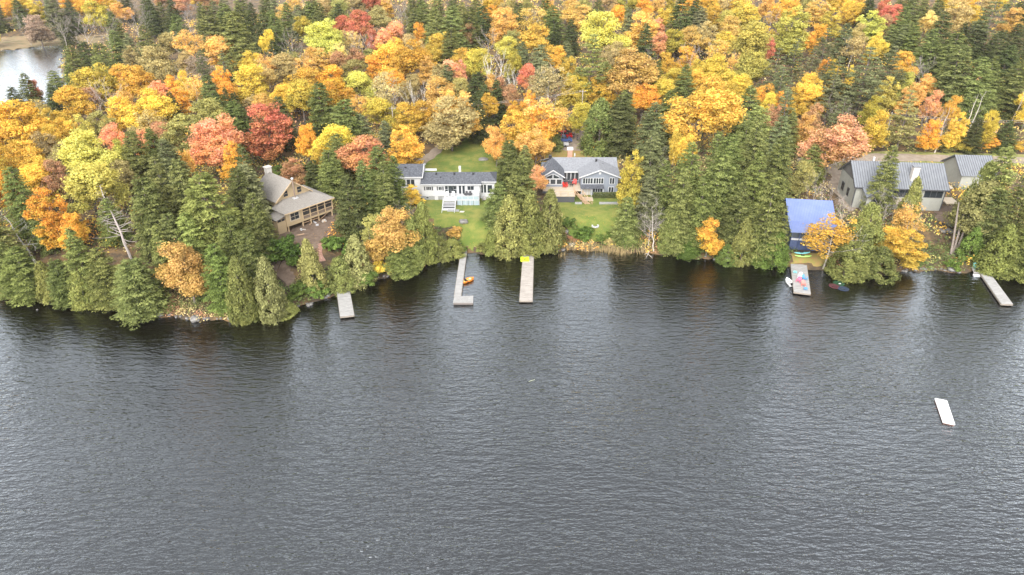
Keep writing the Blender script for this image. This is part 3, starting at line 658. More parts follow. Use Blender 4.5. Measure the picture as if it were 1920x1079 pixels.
drape_strip('road_verge', [(1590,306),(1700,306),(1780,308),(1860,310),(2000,312)], [3.2]*5, M['lawn2'], .08)
drape_strip('driveway', [(768,318),(790,306),(812,290),(828,276),(840,262),(846,240)], [3.2,3.2,3.0,3,3,3], M['gravel'], .12)
drape_strip('driveway', [(1075,232),(1070,215),(1062,195)], [4.5,4,4], M['gravel'], .12)
drape_strip('driveway', [(1572,330),(1560,318),(1556,304)], [5,4.5,4.5], M['gravel'], .13)

# ------------------------------------------------------------------ ground cover (nobody could count it)
def on_open(x, y):
    m = np.zeros(x.shape, bool)
    for p in LAWN: m |= sdpoly(x, y, p) < .3
    return m
def bld_mask(x, y):
    m = np.zeros(x.shape, bool)
    for cx, cy, r in [(-44,131,8.5),(-7,146,9),(-14,147,9),(2,146,6),(14,147,9),(20,148,7),(8,146,6),(83,142,8),(76,143,6),(90,142,7),(97,150,5),(60,127,5.5)]: m |= np.hypot(x-cx, y-cy) < r
    return m
def road_mask(x, y):
    px, py, _ = proj(x, y, T(x, y))
    return ((px > 1560) & (py > 286) & (py < 312)) | ((px > 755) & (px < 860) & (py > 225) & (py < 325) & (np.abs(px-(768+(320-py)*1.0)) < 16)) | ((px > 1045) & (px < 1100) & (py > 190) & (py < 290))
def cover(name, n, xr, yr, dmin, dmax, size, ht, cols, clump, seed, label, m=None, leafs=26):
    rs = np.random.default_rng(seed)
    x = rs.uniform(*xr, n*4); y = np.interp(x, SX, SY)+rs.uniform(dmin, dmax, n*4)**1.0 if yr is None else rs.uniform(*yr, n*4)
    z = T(x, y); ok = (z > (.12 if yr is None else .1)) & ~on_open(x, y) & ~bld_mask(x, y) & ~road_mask(x, y)
    pn = np.sin(x*.35+seed)*np.cos(y*.31)+.4*np.sin(x*.8+y*.6)
    ok &= pn > -.9; x, y, z, pn = x[ok][:n], y[ok][:n], z[ok][:n], pn[ok][:n]; n = len(x)
    rad = clump*rs.uniform(.5, 1.4, n); hh = ht*rs.uniform(.4, 1.3, n)
    ci = ((np.sin(x*.13+seed)*np.cos(y*.17+1)+1)*.5*len(cols)+rs.uniform(-.9,.9,n)).astype(int) % len(cols)
    k = leafs; idx = np.repeat(np.arange(n), k); dv = unit(rs.normal(size=(n*k, 3))); dv[:,2] = np.abs(dv[:,2])
    P = np.stack([x[idx]+dv[:,0]*rad[idx], y[idx]+dv[:,1]*rad[idx], z[idx]+dv[:,2]*hh[idx]*rs.uniform(.3,1,n*k)], 1)
    sz = size*rs.uniform(.6, 1.3, n*k); V, Q = cards(P, dv*.6+np.array([0,0,.6])+rs.normal(size=(n*k,3))*.5, sz, sz*.6)
    C = np.array([CL[c][0] for c in cols])[ci[idx]]*rs.uniform(.7, 1.3, (n*k,1))
    me = np_mesh(name, V, Q, C); me.materials.append(m or M['ground_leaf']); o = bpy.data.objects.new(name, me); COL.objects.link(o); tag(o, label, kind='stuff'); return o
mm = bpy.data.materials.new('ground_leaf'); mm.use_nodes = True; nt = mm.node_tree; at_ = nt.nodes.new('ShaderNodeAttribute'); at_.attribute_name = 'tone'
nt.links.new(at_.outputs['Vector'], nt.nodes['Principled BSDF'].inputs['Base Color']); nt.nodes['Principled BSDF'].inputs['Roughness'].default_value = .85
nt.nodes['Principled BSDF'].inputs['Specular IOR Level'].default_value = .1; M['ground_leaf'] = mm
def fallen():
    rs = np.random.default_rng(8); Ps = []
    for p in LAWN[:3]+LAWN[4:5]:
        x = rs.uniform(p[:,0].min(), p[:,0].max(), 900); y = rs.uniform(p[:,1].min(), p[:,1].max(), 900); ok = (sdpoly(x, y, p) < -.3) & ~bld_mask(x, y) & (np.sin(x*.6)+np.cos(y*.5+x*.2) > -.3)
        Ps.append(np.stack([x[ok], y[ok], T(x[ok], y[ok])+.13], 1))
    P = np.concatenate(Ps); n = len(P); sz = rs.uniform(.05, .12, n); V, Q = cards(P, np.array([0,0,1])+rs.normal(size=(n,3))*.25, sz, sz*.7)
    C = np.array([(.42,.24,.05),(.36,.16,.05),(.45,.34,.08),(.25,.15,.07)])[rs.integers(0,4,n)]
    me = np_mesh('fallen_leaves', V, Q, C); me.materials.append(M['ground_leaf']); o = bpy.data.objects.new('fallen_leaves', me); COL.objects.link(o); tag(o, 'fallen yellow and brown leaves scattered over the lawns', kind='stuff')
fallen()
cover('bank_vegetation', 2600, (-125,125), None, .3, 9, .15, 1.1, ['b','o','g','l','b','W','T','o'], .9, 21, 'low green and rusty bushes along the lake bank')
cover('undergrowth', 6500, (-190,190), (118,190), 0, 0, .22, 1.8, ['g','V','G','b','T','V','E','d','O'], 1.3, 22, 'mixed undergrowth between the trees', leafs=22)
cover('undergrowth', 7500, (-330,330), (180,400), 0, 0, .34, 3.4, ['V','G','T','W','E','g','A','V','Y'], 2.0, 23, 'autumn saplings filling the forest floor', leafs=20)
# reeds in the shallows right of the central dock
def reeds():
    rs = np.random.default_rng(5); Ps, Ns, Ds, Ls, Cs = [], [], [], [], []
    for (px, py, n, r) in [(1062,466,60,1.2),(1075,470,30,.8),(1090,471,40,1.0),(1105,470,50,1.0),(1122,472,60,1.2),(1135,474,50,1.0),(1150,474,60,1.4),(1160,476,90,1.0),(1170,477,80,.9),(1192,476,30,1.2),(1205,476,30,1),(1053,484,24,.8),(1114,468,40,1),(1143,468,60,1.4),(1178,472,40,1.5)]:
        p = unp(px, py, .1); n = int(n*.6)
        xy = rs.normal(size=(n,2))*r*.6; L_ = rs.uniform(.45, 1.0, n)
        Ps.append(np.stack([p.x+xy[:,0], p.y+xy[:,1], np.maximum(T(p.x+xy[:,0], p.y+xy[:,1]), 0)+L_*.9], 1)); Ns.append(np.stack([rs.normal(size=n)*.6, -np.ones(n), np.zeros(n)], 1)); Ds.append(np.stack([rs.normal(size=n)*.15, rs.normal(size=n)*.15, np.ones(n)], 1)); Ls.append(L_)
        Cs.append(np.array([.30,.225,.11])*rs.uniform(.6,1.25,(n,1)))
    L_ = np.concatenate(Ls); V, Q = cards(np.concatenate(Ps), np.concatenate(Ns), L_, .035+L_*0, np.concatenate(Ds))
    me = np_mesh('reeds', V, Q, np.concatenate(Cs)); me.materials.append(M['ground_leaf']); o = bpy.data.objects.new('reeds', me); COL.objects.link(o); tag(o, 'dry straw-coloured reeds standing in the shallows', kind='stuff')
reeds()

# ------------------------------------------------------------------ rocks
def rock_mesh(seed):
    import bmesh
    bm = bmesh.new(); bmesh.ops.create_icosphere(bm, subdivisions=3, radius=1); r = random.Random(seed)
    ph = [r.uniform(0, 6) for _ in range(6)]; pl = [Vector((r.gauss(0,1), r.gauss(0,1), r.gauss(0,.7))).normalized() for _ in range(7)]
    for v in bm.verts:
        p = v.co.copy()
        for q in pl:
            d = p.dot(q)
            if d > .72: p -= q*(d-.72)*.85
        p *= 1+.06*math.sin(p.x*5+ph[0])+.06*math.sin(p.y*6+ph[1])+.04*math.sin(p.z*9+ph[2]); v.co = p
    me = bpy.data.meshes.new('rock'); bm.to_mesh(me); bm.free(); me.shade_smooth(); me.materials.append(M['rock']); return me
RM = [rock_mesh(i) for i in range(6)]
ROCKN = [0]
def rock(px, py, s, label, flat=.6, group=None, mi=None):
    X, Y, z, Zc = hit(px, py, 0); z = max(z, -.02)
    o = bpy.data.objects.new('rock', RM[(mi if mi is not None else ROCKN[0]) % 6]); ROCKN[0] += 1; COL.objects.link(o)
    o.location = (X, Y, z+s*flat*.25); o.scale = (s, s*.75, s*flat); o.rotation_euler = (0,0,rnd.uniform(0,6)); tag(o, label, 'rock', group)
rock(869,418,1.0,'low grey boulder in the middle of the front lawn'); rock(906,301,1.3,'wide pale boulder on the lawn behind the white bungalow',.45)
rock(368,600,1.0,'largest pale boulder on the rocky point, at the waterline'); rock(301,594,.8,'pale boulder at the waterline below the peach tree'); rock(288,593,.5,'small grey rock left of the pale boulder by the peach tree')
rock(73,590,.25,'small dark rock breaking the water at far left'); rock(581,575,.6,'rounded grey rock at the waterline left of the first dock'); rock(1073,463,.9,'pale boulder at the reedy shore by the red bush')
rock(1062,437,.7,'flat grey stone slab beside the round green bush'); rock(1783,510,1.1,'long pale flat boulder at the waterline near the rightmost dock',.4); rock(1694,511,.5,'grey rock at the waterline under the golden tree'); rock(1726,506,.3,'small white rock on the waterline right of the golden tree')
rock(1781,425,1.0,'flat pale boulder topping the garden bank by the metal-roofed house',.4); rock(1778,437,.95,'grey boulder left in the lower garden wall row'); rock(1766,436,.8,'grey boulder at the left end of the lower garden wall'); rock(1792,438,.8,'grey boulder right in the lower garden wall row'); rock(1805,424,.8,'dark boulder at the right end of the upper garden bank')
rr = random.Random(9)
NM = 0
for a, b, n in [((300,596),(480,601),16),((480,600),(640,555),13),((700,528),(800,500),8),((925,478),(975,477),6),((1010,476),(1060,474),6),((1240,480),(1480,503),13),((1570,514),(1680,516),9),((1690,512),(1800,514),13),((130,578),(290,594),9)]:
    for k in range(n):
        t = (k+rr.random()*.8)/n; px = a[0]+(b[0]-a[0])*t; yy = float(np.interp(px, [p[0] for p in SHORE_PX], [p[1] for p in SHORE_PX]))
        rock(px, yy+rr.uniform(-3, 1), rr.uniform(.22,.55), 'small dark wet stone in the row along the lake waterline', .6, 'stones along the waterline')

# ------------------------------------------------------------------ shared building materials
M['tan'] = mat('tan_siding', (.40,.305,.185), .75, (6, (.35,.265,.16), .4, .7), scl=(.2,.2,6)); M['tan_light'] = mat('cream_trim', (.46,.34,.21), .7)
M['olive_wall'] = mat('olive_brown_wall', (.28,.24,.15), .8); M['shingle_tan'] = mat('grey_brown_shingles', (.185,.168,.15), .9, (3.2, (.25,.23,.205), .35, .65), (14,.5,.05))
M['shingle_dark'] = mat('charcoal_shingles', (.05,.053,.062), .9, (2.6, (.10,.105,.12), .38, .62), (14,.5,.05), scl=(1,1,1))
M['shingle_grey'] = mat('mid_grey_shingles', (.135,.14,.152), .9, (2.6, (.20,.205,.22), .35, .65), (14,.5,.05))
M['white'] = mat('white_paint', (.50,.50,.505), .6, (2, (.43,.43,.435), .45, .75)); M['greyside'] = mat('blue_grey_siding', (.17,.185,.215), .75, (5, (.19,.21,.24), .4, .7), scl=(.2,.2,5))
M['glass'] = mat('window_glass', (.025,.03,.035), .12, spec=.6); M['screen'] = mat('dark_insect_screen', (.035,.032,.03), .6); M['black'] = mat('black_metal', (.02,.02,.022), .5)
M['concrete'] = mat('concrete_block', (.27,.27,.265), .9, (3, (.2,.2,.195), .4, .7)); M['wood'] = mat('weathered_planks', (.34,.32,.30), .8, (2.2, (.24,.225,.21), .42, .68), scl=(1,6,1))
M['newwood'] = mat('new_timber', (.40,.27,.17), .75, (3, (.45,.30,.19), .4, .7)); M['cream'] = mat('cream_boards', (.44,.37,.28), .8, (2, (.36,.30,.23), .4, .7))
M['redtimber'] = mat('red_brown_timber', (.32,.17,.13), .85, (3, (.42,.27,.21), .4, .7)); M['metal'] = mat('grey_metal_roof', (.14,.148,.165), .55, (.8, (.175,.185,.20), .4, .7), spec=.5)
M['metal_dark'] = mat('dark_metal', (.06,.06,.065), .5); M['palewall'] = mat('pale_sage_wall', (.30,.30,.265), .8, (1, (.26,.26,.23), .4, .7))
M['bluemetal'] = mat('blue_metal_roof', (.13,.17,.32), .6, (.5, (.17,.21,.36), .4, .7), spec=.5); M['navy'] = mat('navy_boards', (.045,.065,.13), .6, (3, (.07,.09,.17), .4, .7))
M['stone_white'] = mat('whitewashed_stone', (.48,.45,.41), .85, (4, (.45,.41,.37), .4, .65)); M['brick'] = mat('red_brick', (.36,.18,.12), .9, (5, (.45,.27,.2), .4, .7))
M['frost'] = mat('pale_blue_glass_panel', (.28,.34,.37), .3, spec=.5); M['interior'] = mat('curtain_beige', (.42,.38,.33), .8)
def flatc(name, c, r=.5): return mat(name, c, r, spec=.4)
def window(par, x0, z0, x1, z1, y, nx=1, nz=1, ax='x', side=-1, fr=.09, fm='white', gm='glass', mull=.05):
    """framed window on a wall: ax 'x' lies in the xz plane at y (facing side*y); ax 'y' lies in the yz plane"""
    def bx(mb, a0, b0, a1, b1, d0, d1):
        d0, d1 = sorted((y+side*d0, y+side*d1))
        if ax == 'x': mb.box(a0, d0, b0, a1, d1, b1)
        else: mb.box(d0, a0, b0, d1, a1, b1)
    f = MB(); bx(f, x0-fr, z1, x1+fr, z1+fr, -.02, .08); bx(f, x0-fr, z0-fr, x1+fr, z0, -.02, .09); bx(f, x0-fr, z0, x0, z1, -.02, .08); bx(f, x1, z0, x1+fr, z1, -.02, .08)
    for i in range(1, nx): c = x0+(x1-x0)*i/nx; bx(f, c-mull/2, z0, c+mull/2, z1, -.02, .06)
    for i in range(1, nz): c = z0+(z1-z0)*i/nz; bx(f, x0, c-mull/2, x1, c+mull/2, -.02, .055)
    w_ = f.build('window', M[fm], par); g_ = MB(); bx(g_, x0, z0, x1, z1, -.02, .025); g_.build('pane', M[gm], w_); return w_
def gable_roof(name, x0, x1, y0, y1, ze, zr, m, par, axis='x', th=.16, yr=None):
    mb = MB()
    if axis == 'x':
        ym = (y0+y1)/2 if yr is None else yr
        mb.slab([(x0,y0,ze),(x1,y0,ze),(x1,ym,zr),(x0,ym,zr)], th); mb.slab([(x0,ym,zr),(x1,ym,zr),(x1,y1,ze),(x0,y1,ze)], th)
    else:
        xm = (x0+x1)/2
        mb.slab([(x0,y1,ze),(x0,y0,ze),(xm,y0,zr),(xm,y1,zr)], th); mb.slab([(xm,y1,zr),(xm,y0,zr),(x1,y0,ze),(x1,y1,ze)], th)
    return mb.build(name, m, par)

# ------------------------------------------------------------------ tan cottage
def cottage():
    p = unp(541, 436, 4.4); r = empty('cottage', p, R(49)); tag(r, 'tan cottage with a screened porch on posts and brown-grey hipped roof', 'house')
    MB().box(.9,4.3,-1,8.7,12.3,5.35).prism([(.9,4.3,5.35),(8.7,4.3,5.35),(4.8,4.3,8.35)], (0,.2,0)).prism([(.9,12.1,5.35),(8.7,12.1,5.35),(4.8,12.1,8.35)], (0,.2,0)).build('wall', M['tan'], r)
    MB().box(0,0,1.15,3.7,4.29,4.1).build('wall', M['tan'], r, label='tan front room wall with the big window')
    MB().box(3.7,.0,1.15,10.9,4.29,1.55).box(3.7,3.2,1.55,8.6,4.29,4.1).box(8.71,3.2,1.15,10.9,10.2,1.5).build('porch_floor', M['tan'], r)
    sc_ = MB()
    for i in range(4): a = 3.85+i*1.8; sc_.box(a,.10,2.3,a+1.55,.14,3.95)
    sc_.box(10.82,.2,2.3,10.86,9.8,3.95); sc_.build('insect_screen', M['screen'], r)
    lo = MB()
    for i in range(4): a = 3.85+i*1.8; lo.box(a,.07,1.56,a+1.55,.13,2.2)
    lo.build('kickboard', mat('brown_mesh_board', (.17,.13,.10), .8), r)
    for i in range(5):
        a = 3.68+i*1.8; MB().box(a,-.02,1.55,a+.17,.18,4.1).build('post', M['tan_light'], r)
    MB().box(3.7,-.01,2.2,10.9,.15,2.3).box(3.7,-.01,3.12,10.9,.12,3.18).build('rail', M['tan_light'], r)
    for a in (.15, 3.5, 5.4, 7.3, 10.6):
        MB().box(a,.05,-.6,a+.2,.25,1.15).build('stilt', M['tan_light'], r)
    for a in (3.5, 7.3, 10.6): MB().box(a,3.2,-.6,a+.2,3.4,1.15).build('stilt', M['tan_light'], r)
    MB().box(3.5,.3,.55,7.3,.4,.7).prism([(7.5,.28,.1),(7.75,.28,.1),(10.3,.28,1.12),(10.0,.28,1.12)], (0,.08,0)).build('brace', M['newwood'], r)
    # lower roof with two hips
    A, B_, C_, D_ = (-.5,-.5,4.12), (11.4,-.5,4.12), (8.7,4.28,5.15), (2.4,4.28,5.15)
    MB().slab([A,B_,C_,D_], .16).slab([(-.5,4.28,4.12),A,D_], .16).slab([B_,(11.4,10.6,4.12),(8.72,8.6,5.15),C_], .16).build('roof', M['shingle_tan'], r, label='lower hipped porch roof of brown-grey shingles')
    rf = gable_roof('roof', .45, 9.15, 3.75, 12.7, 5.15, 8.55, M['shingle_tan'], r, 'y')
    MB().prism([(.4,3.70,4.93),(.4,3.70,5.17),(4.8,3.70,8.6),(4.8,3.70,8.33)], (0,.06,0)).prism([(9.2,3.70,4.93),(9.2,3.70,5.17),(4.8,3.70,8.6),(4.8,3.70,8.33)], (0,.06,0)).box(-.5,-.56,3.92,11.4,-.50,4.12).build('fascia', M['tan_light'], r)
    window(r, 2.7, 5.55, 3.7, 6.75, 4.3, 1, 2, fm='tan_light', fr=.08); window(r, 5.9, 5.55, 6.9, 6.75, 4.3, 1, 2, fm='tan_light', fr=.08)
    window(r, 1.0, 2.2, 2.9, 3.6, 0, 2, 2, fm='cream', fr=.2)
    window(r, 6.0, 2.2, 7.4, 3.8, .9, 1, 1, 'y', -1, fm='olive_wall')
    MB().box(4.25,12.0,7.2,5.4,13.0,9.4).box(4.1,11.85,9.4,5.55,13.15,9.58).build('chimney', M['stone_white'], r)
    pp = MB().tube((4.75,3.5,5.0),(4.75,3.5,9.0), .14, n=10).build('stove_pipe', mat('brown_pipe', (.2,.15,.12), .5), r)
    MB().lathe([(.26,0),(.26,.25),(.1,.35)], (4.75,3.5,9.0)).build('cap', M['white'], pp); MB().box(4.2,3.1,4.85,5.3,3.8,5.1).build('flashing', M['white'], pp)
    MB().box(4.2,9.6,7.75,4.6,10.0,8.1).build('roof_vent', M['shingle_dark'], r)
    MB().box(-1.9,.3,-.8,-.02,3.4,2.5).build('wall', M['tan'], r, label='small tan entrance lean-to wall'); MB().slab([(-2.15,.05,3.12),(-.02,.05,3.62),(-.02,3.7,3.62),(-2.15,3.7,3.12)], .12).build('roof', M['shingle_tan'], r, label='small lean-to roof')
    window(r, -1.75, 2.55, -.15, 3.05, .34, 2, 1, fm='tan_light', fr=.05); window(r, .5, 2.55, 3.2, 3.0, -1.87, 3, 1, 'y', -1, fm='tan_light', fr=.05)
    MB().box(-1.9,.34,2.5,-.02,3.4,2.54).box(-1.86,3.2,2.54,-.02,3.4,3.1).build('sill', M['tan_light'], r)
    # debris on the soil under the porch
    rs = random.Random(3)
    for i, (a, b, l, h, c) in enumerate([(6.3,-.6,1.6,.08,'white'),(7.2,-1.2,.9,.25,'stone_white'),(5.0,-.3,1.1,.1,'newwood'),(3.0,-1.6,1.2,.12,'stone_white'),(5.9,-1.6,.5,.3,'white'),(2.1,-.9,.5,.35,'white'),(8.4,-.5,.8,.2,'stone_white'),(1.6,-3.0,1.6,.1,'newwood'),(7.9,-.1,1.8,.12,'newwood')]):
        q = Matrix.Rotation(R(49), 3, 'Z') @ Vector((a,b,0)); X, Y = p.x+q.x, p.y+q.y
        mb = MB(); mb.prism([(0,0,0),(l,0,0),(l*1.05,.28,0),(l*.5,.36,0),(-.05,.3,0)], (0,0,h)); o = mb.build('building_debris', M[c])
        o.location = (X, Y, Tz(X, Y)+.05); o.rotation_euler = (rs.uniform(-.1,.1), rs.uniform(-.1,.1), rs.uniform(0,6))
        tag(o, ['white board lying below the middle of the screened porch','pale rubble block below the porch, lakeward','orange timber offcut under the tan front room','pale stone slab left on the soil in front of the cottage','small white rubbish block lakeward of the porch','white bucket-sized block by the left porch post','pale rubble under the right end of the porch','long loose plank lying in front of the cottage','long timber lying under the screened porch'][i], 'debris', 'building debris around the cottage porch')
cottage()
def steps(name, pxa, pxb, n, wd, m, label, dz=.1, rise=None):
    a, b = G(*pxa), G(*pxb); r = empty(name, a, math.atan2(b.y-a.y, b.x-a.x)); L_ = (b.xy-a.xy).length
    for i in range(n):
        t = (i+.5)/n; x = t*L_; wz = a.lerp(b, t); curve = .5*math.sin(t*PI)
        zz = Tz(wz.x, wz.y)-a.z
        MB().box(x-L_/n*.38, -wd/2+curve, zz-.25, x+L_/n*.38, wd/2+curve, zz+dz).build('step', m, r)
    tag(r, label, 'steps'); return r
steps('garden_steps', (605,492), (601,460), 12, 1.3, M['redtimber'], 'reddish timber garden steps curving up towards the tan cottage', .14)

# ------------------------------------------------------------------ white bungalow
def bungalow():
    p = unp(791.5, 375.5, 4.0); r = empty('bungalow', p, 0); tag(r, 'long white bungalow with charcoal shingle roof and front deck', 'house')
    MB().box(0,0,.95,12.9,7,3.85).prism([(0,0,3.85),(0,7,3.85),(0,3.5,5.15)], (.15,0,0)).prism([(12.75,0,3.85),(12.75,7,3.85),(12.75,3.5,5.15)], (.15,0,0)).build('wall', M['white'], r)
    MB().box(.05,.06,-1.2,12.85,6.9,.95).build('foundation', M['concrete'], r)
    MB().box(12.9,.9,-1.2,16.2,7,3.6).build('wall', M['white'], r, label='white right end wall, set back')
    rf = MB().slab([(-.15,-.5,3.86),(13.3,-.5,3.86),(13.3,3.5,5.3),(-.15,3.5,5.3)], .14).slab([(-.15,3.5,5.3),(13.3,3.5,5.3),(13.3,7.5,3.86),(-.15,7.5,3.86)], .14).slab([(13.3,.4,4.16),(16.6,.4,4.16),(15.0,3.5,5.3),(13.3,3.5,5.3)], .14).slab([(16.6,.4,4.16),(16.6,7.3,4.0),(15.0,3.5,5.3)], .14).slab([(13.3,3.5,5.3),(15,3.5,5.3),(16.6,7.3,4.0),(13.3,7.5,3.86)], .14).build('roof', M['shingle_dark'], r)
    MB().box(-.15,-.56,3.68,13.3,-.5,3.9).box(13.3,.34,3.98,16.6,.4,4.18).build('fascia', M['white'], r)
    for x in (3.0, 7.0, 11.2): MB().box(x,2.5,5.0,x+.35,2.85,5.45).build('roof_vent', M['black'], r)
    MB().lathe([(.07,0),(.07,.4)], (4.2,1.6,4.55), 8).build('vent_pipe', M['black'], r)
    MB().box(8.1,3.9,4.6,8.6,4.5,6.4).build('chimney', M['stone_white'], r)
    def shut(x, z0=2.3, z1=3.2): MB().box(x,-.05,z0,x+.28,.0,z1).build('shutter', M['metal_dark'], r)
    window(r, 1.1, 2.4, 2.15, 3.15, 0, 3); shut(.6); shut(2.3); window(r, 3.85, 2.4, 4.5, 3.15, 0, 2); shut(3.4); shut(4.65)
    window(r, .95, .35, 1.5, .75, .05, 1, fr=.05); MB().box(2.85,-.02,-.9,3.6,.05,.9).build('door', M['white'], r, label='small white cellar door')
    window(r, 5.25, 1.65, 5.85, 3.35, 0, 1, 2); window(r, 6.0, 1.65, 7.0, 3.35, 0, 1, 1); window(r, 7.1, 1.65, 7.8, 3.35, 0, 1, 2)
    window(r, 8.3, 1.5, 9.6, 3.4, 0, 2, 1, gm='glass', mull=.25); window(r, 10.2, 2.4, 11.6, 3.3, 0, 2, 1)
    window(r, 13.2, 1.4, 13.6, 3.3, .9); window(r, 13.8, 1.4, 14.3, 3.3, .9); window(r, 14.6, 1.4, 15.6, 3.2, .9)
    # left wing with its taller roof
    MB().box(-6.2,1.2,-1,.0,6.8,5.1).prism([(-.17,1.2,5.1),(-.17,6.8,5.1),(-.17,4.2,6.5)], (.15,0,0)).build('wall', M['white'], r, label='white left wing wall')
    MB().slab([(-6.5,.8,5.1),(.25,.8,5.1),(.25,4.6,6.75),(-6.5,4.6,6.75)], .14).slab([(-6.5,4.6,6.75),(.25,4.6,6.75),(.25,7.3,5.9),(-6.5,7.3,5.9)], .14).build('roof', M['shingle_dark'], r, label='taller charcoal roof of the left wing')
    MB().prism([(.27,.7,4.85),(.27,.7,5.15),(.27,4.6,6.85),(.27,4.6,6.5)], (.12,0,0)).prism([(.27,4.6,6.5),(.27,4.6,6.85),(.27,7.4,6.0),(.27,7.4,5.6)], (.12,0,0)).box(.0,4.9,4.4,.15,7.2,5.9).box(-6.5,.72,4.88,.25,.8,5.12).box(.4,4.4,5.25,3.1,4.5,5.75).build('fascia', M['white'], r)
    MB().box(-3.9,3.4,5.95,-3.5,3.8,6.45).build('roof_vent', M['black'], r)
    window(r, -5.0, 2.9, -3.6, 4.4, 1.2, 2, 1); window(r, -3.3, 2.9, -1.6, 4.4, 1.2, 2, 1, mull=.12)
    # deck
    d = MB().box(5.1,-3.1,1.15,12.9,-.01,1.35).build('deck', M['white'], r)
    pn = MB();
    for i in range(4): pn.box(8.1+i*1.2,-3.05,-.9,8.1+i*1.2+1.12,-3.0,1.1)
    pn.build('glass_panel', M['frost'], r); pr = MB()
    for i in range(6): pr.box(8.0+i*.98-.04,-3.12,-.9,8.0+i*.98+.04,-3.02,1.14)
    pr.build('deck_post', M['white'], r)
    gp = MB().box(7.9,-3.06,1.4,12.85,-3.02,2.15).box(12.82,-3.0,1.4,12.86,-.1,2.15).build('railing_glass', M['frost'], r)
    rl = MB().box(7.9,-3.12,2.15,12.9,-2.98,2.24).box(12.78,-3.0,2.15,12.9,0,2.24)
    for x in (7.9,9.1,10.4,11.6,12.8): rl.box(x,-3.1,1.35,x+.1,-3.0,2.15)
    rl.build('railing', M['white'], r)
    st = empty('deck_stairs', (0,0,0)); st.parent = r
    for i in range(5): MB().box(5.15,-3.38-i*.36,1.06-i*.17,7.7,-3.14-i*.36,1.12-i*.17).build('step', M['white'], st)
    MB().box(5.15,-6.0,.0,7.7,-4.96,.12).build('landing', M['white'], st)
    for i in range(4): MB().box(5.15,-6.28-i*.36,-.11-i*.17,7.7,-6.04-i*.36,-.05-i*.17).build('step', M['white'], st)
    MB().prism([(5.2,-3.15,.85),(7.65,-3.15,.85),(7.65,-7.4,-1.0),(5.2,-7.4,-1.0)], (0,0,-.1)).build('stair_gap_shade', M['metal_dark'], st); rb = MB()  # dark sheet behind the treads paints the shade in their gaps
    for x in (5.02, 7.72):
        rb.prism([(x,-3.1,1.98),(x,-3.1,2.05),(x,-7.5,.22),(x,-7.5,.15)], (.07,0,0)); rb.prism([(x,-3.1,1.0),(x,-3.1,1.2),(x,-7.5,-.65),(x,-7.5,-.85)], (.1,0,0))
        for k in range(6): t = k/5; rb.box(x,-3.11-t*4.3,.95-1.7*t,x+.06,-3.05-t*4.3,1.95-1.75*t)
    rb.build('handrail', M['white'], st)
    def place(o, x, y, z, rz=0): o.location = p+Vector((x,y,z)); o.rotation_euler = (0,0,rz)
    return p, place
bp_, bplace = bungalow()
def lounge_chair(name, col, label, cat='chair', grp=None):
    r = empty(name); m = col
    MB().box(-.32,-.3,.30,.32,.3,.42).build('seat', m, r); MB().prism([(-.32,.25,.38),(-.32,.36,.38),(-.32,.52,1.0),(-.32,.42,1.0)], (.64,0,0)).build('backrest', m, r)
    for s in (-1,1): MB().box(s*.38-.06,-.34,.52,s*.38+.06,.38,.57).build('armrest', m, r)
    for sx in (-1,1):
        for sy in (-1,1): MB().box(sx*.36-.035,sy*.28-.035,0,sx*.36+.035,sy*.28+.035,.52).build('leg', m, r)
    tag(r, label, cat, grp); return r
def adirondack(col, label, loc, rz, s=1.0, grp='slatted lounge chairs'):
    r = empty('adirondack_chair', loc, rz); r.scale = (s,s,s)
    st = MB()
    for i in range(5): st.prism([(-.29,-.36+i*.13,.38-i*.035),(.29,-.36+i*.13,.38-i*.035),(.29,-.25+i*.13,.35-i*.035),(-.29,-.25+i*.13,.35-i*.035)], (0,0,-.03))
    st.build('seat', col, r); bk = MB()
    for i in range(5): x = -.28+i*.115; h = 1.0-.06*abs(i-2); bk.prism([(x,.26,.22),(x+.1,.26,.22),(x+.1+(i-2)*.02,.56,h),(x+(i-2)*.02,.56,h)], (0,.03,.01))
    bk.build('backrest', col, r)
    for s_ in (-1,1):
        MB().prism([(s_*.29,-.42,.58),(s_*.44,-.42,.58),(s_*.42,.42,.55),(s_*.31,.42,.55)], (0,0,-.03)).build('armrest', col, r)
        MB().box(s_*.36-.04,-.36,0,s_*.36+.04,-.29,.55).build('leg', col, r); MB().prism([(s_*.33-.03,.0,.28),(s_*.33-.03,.1,.30),(s_*.33-.03,.55,.0),(s_*.33-.03,.43,.0)], (.06,0,0)).build('leg', col, r)
    tag(r, label, 'chair', grp); return r
gw = flatc('light_cushion', (.6,.6,.58))
for i, (x, lb) in enumerate([(5.75,'pale cushioned chair left on the bungalow deck'),(7.1,'pale cushioned chair right on the bungalow deck, beside the stair head')]):
    o = lounge_chair('deck_chair', gw, lb, grp='pale chairs on the bungalow deck'); bplace(o, x, -1.2, 1.35, 0)
def table(name, top, label, w=.5, h=.7, round_=False):
    r = empty(name)
    if round_: MB().lathe([(w,h-.05),(w,h)], n=18).build('tabletop', top, r)
    else: MB().box(-w,-w*.6,h-.05,w,w*.6,h).build('tabletop', top, r)
    for sx in (-1,1):
        for sy in (-1,1): MB().box(sx*w*.62-.03,sy*w*.4-.03,0,sx*w*.62+.03,sy*w*.4+.03,h-.05).build('leg', top, r)
    tag(r, label, 'table'); return r
o = table('deck_table', M['metal_dark'], 'dark rectangular dining table on the right of the bungalow deck', .9); bplace(o, 10.4, -1.4, 1.35)
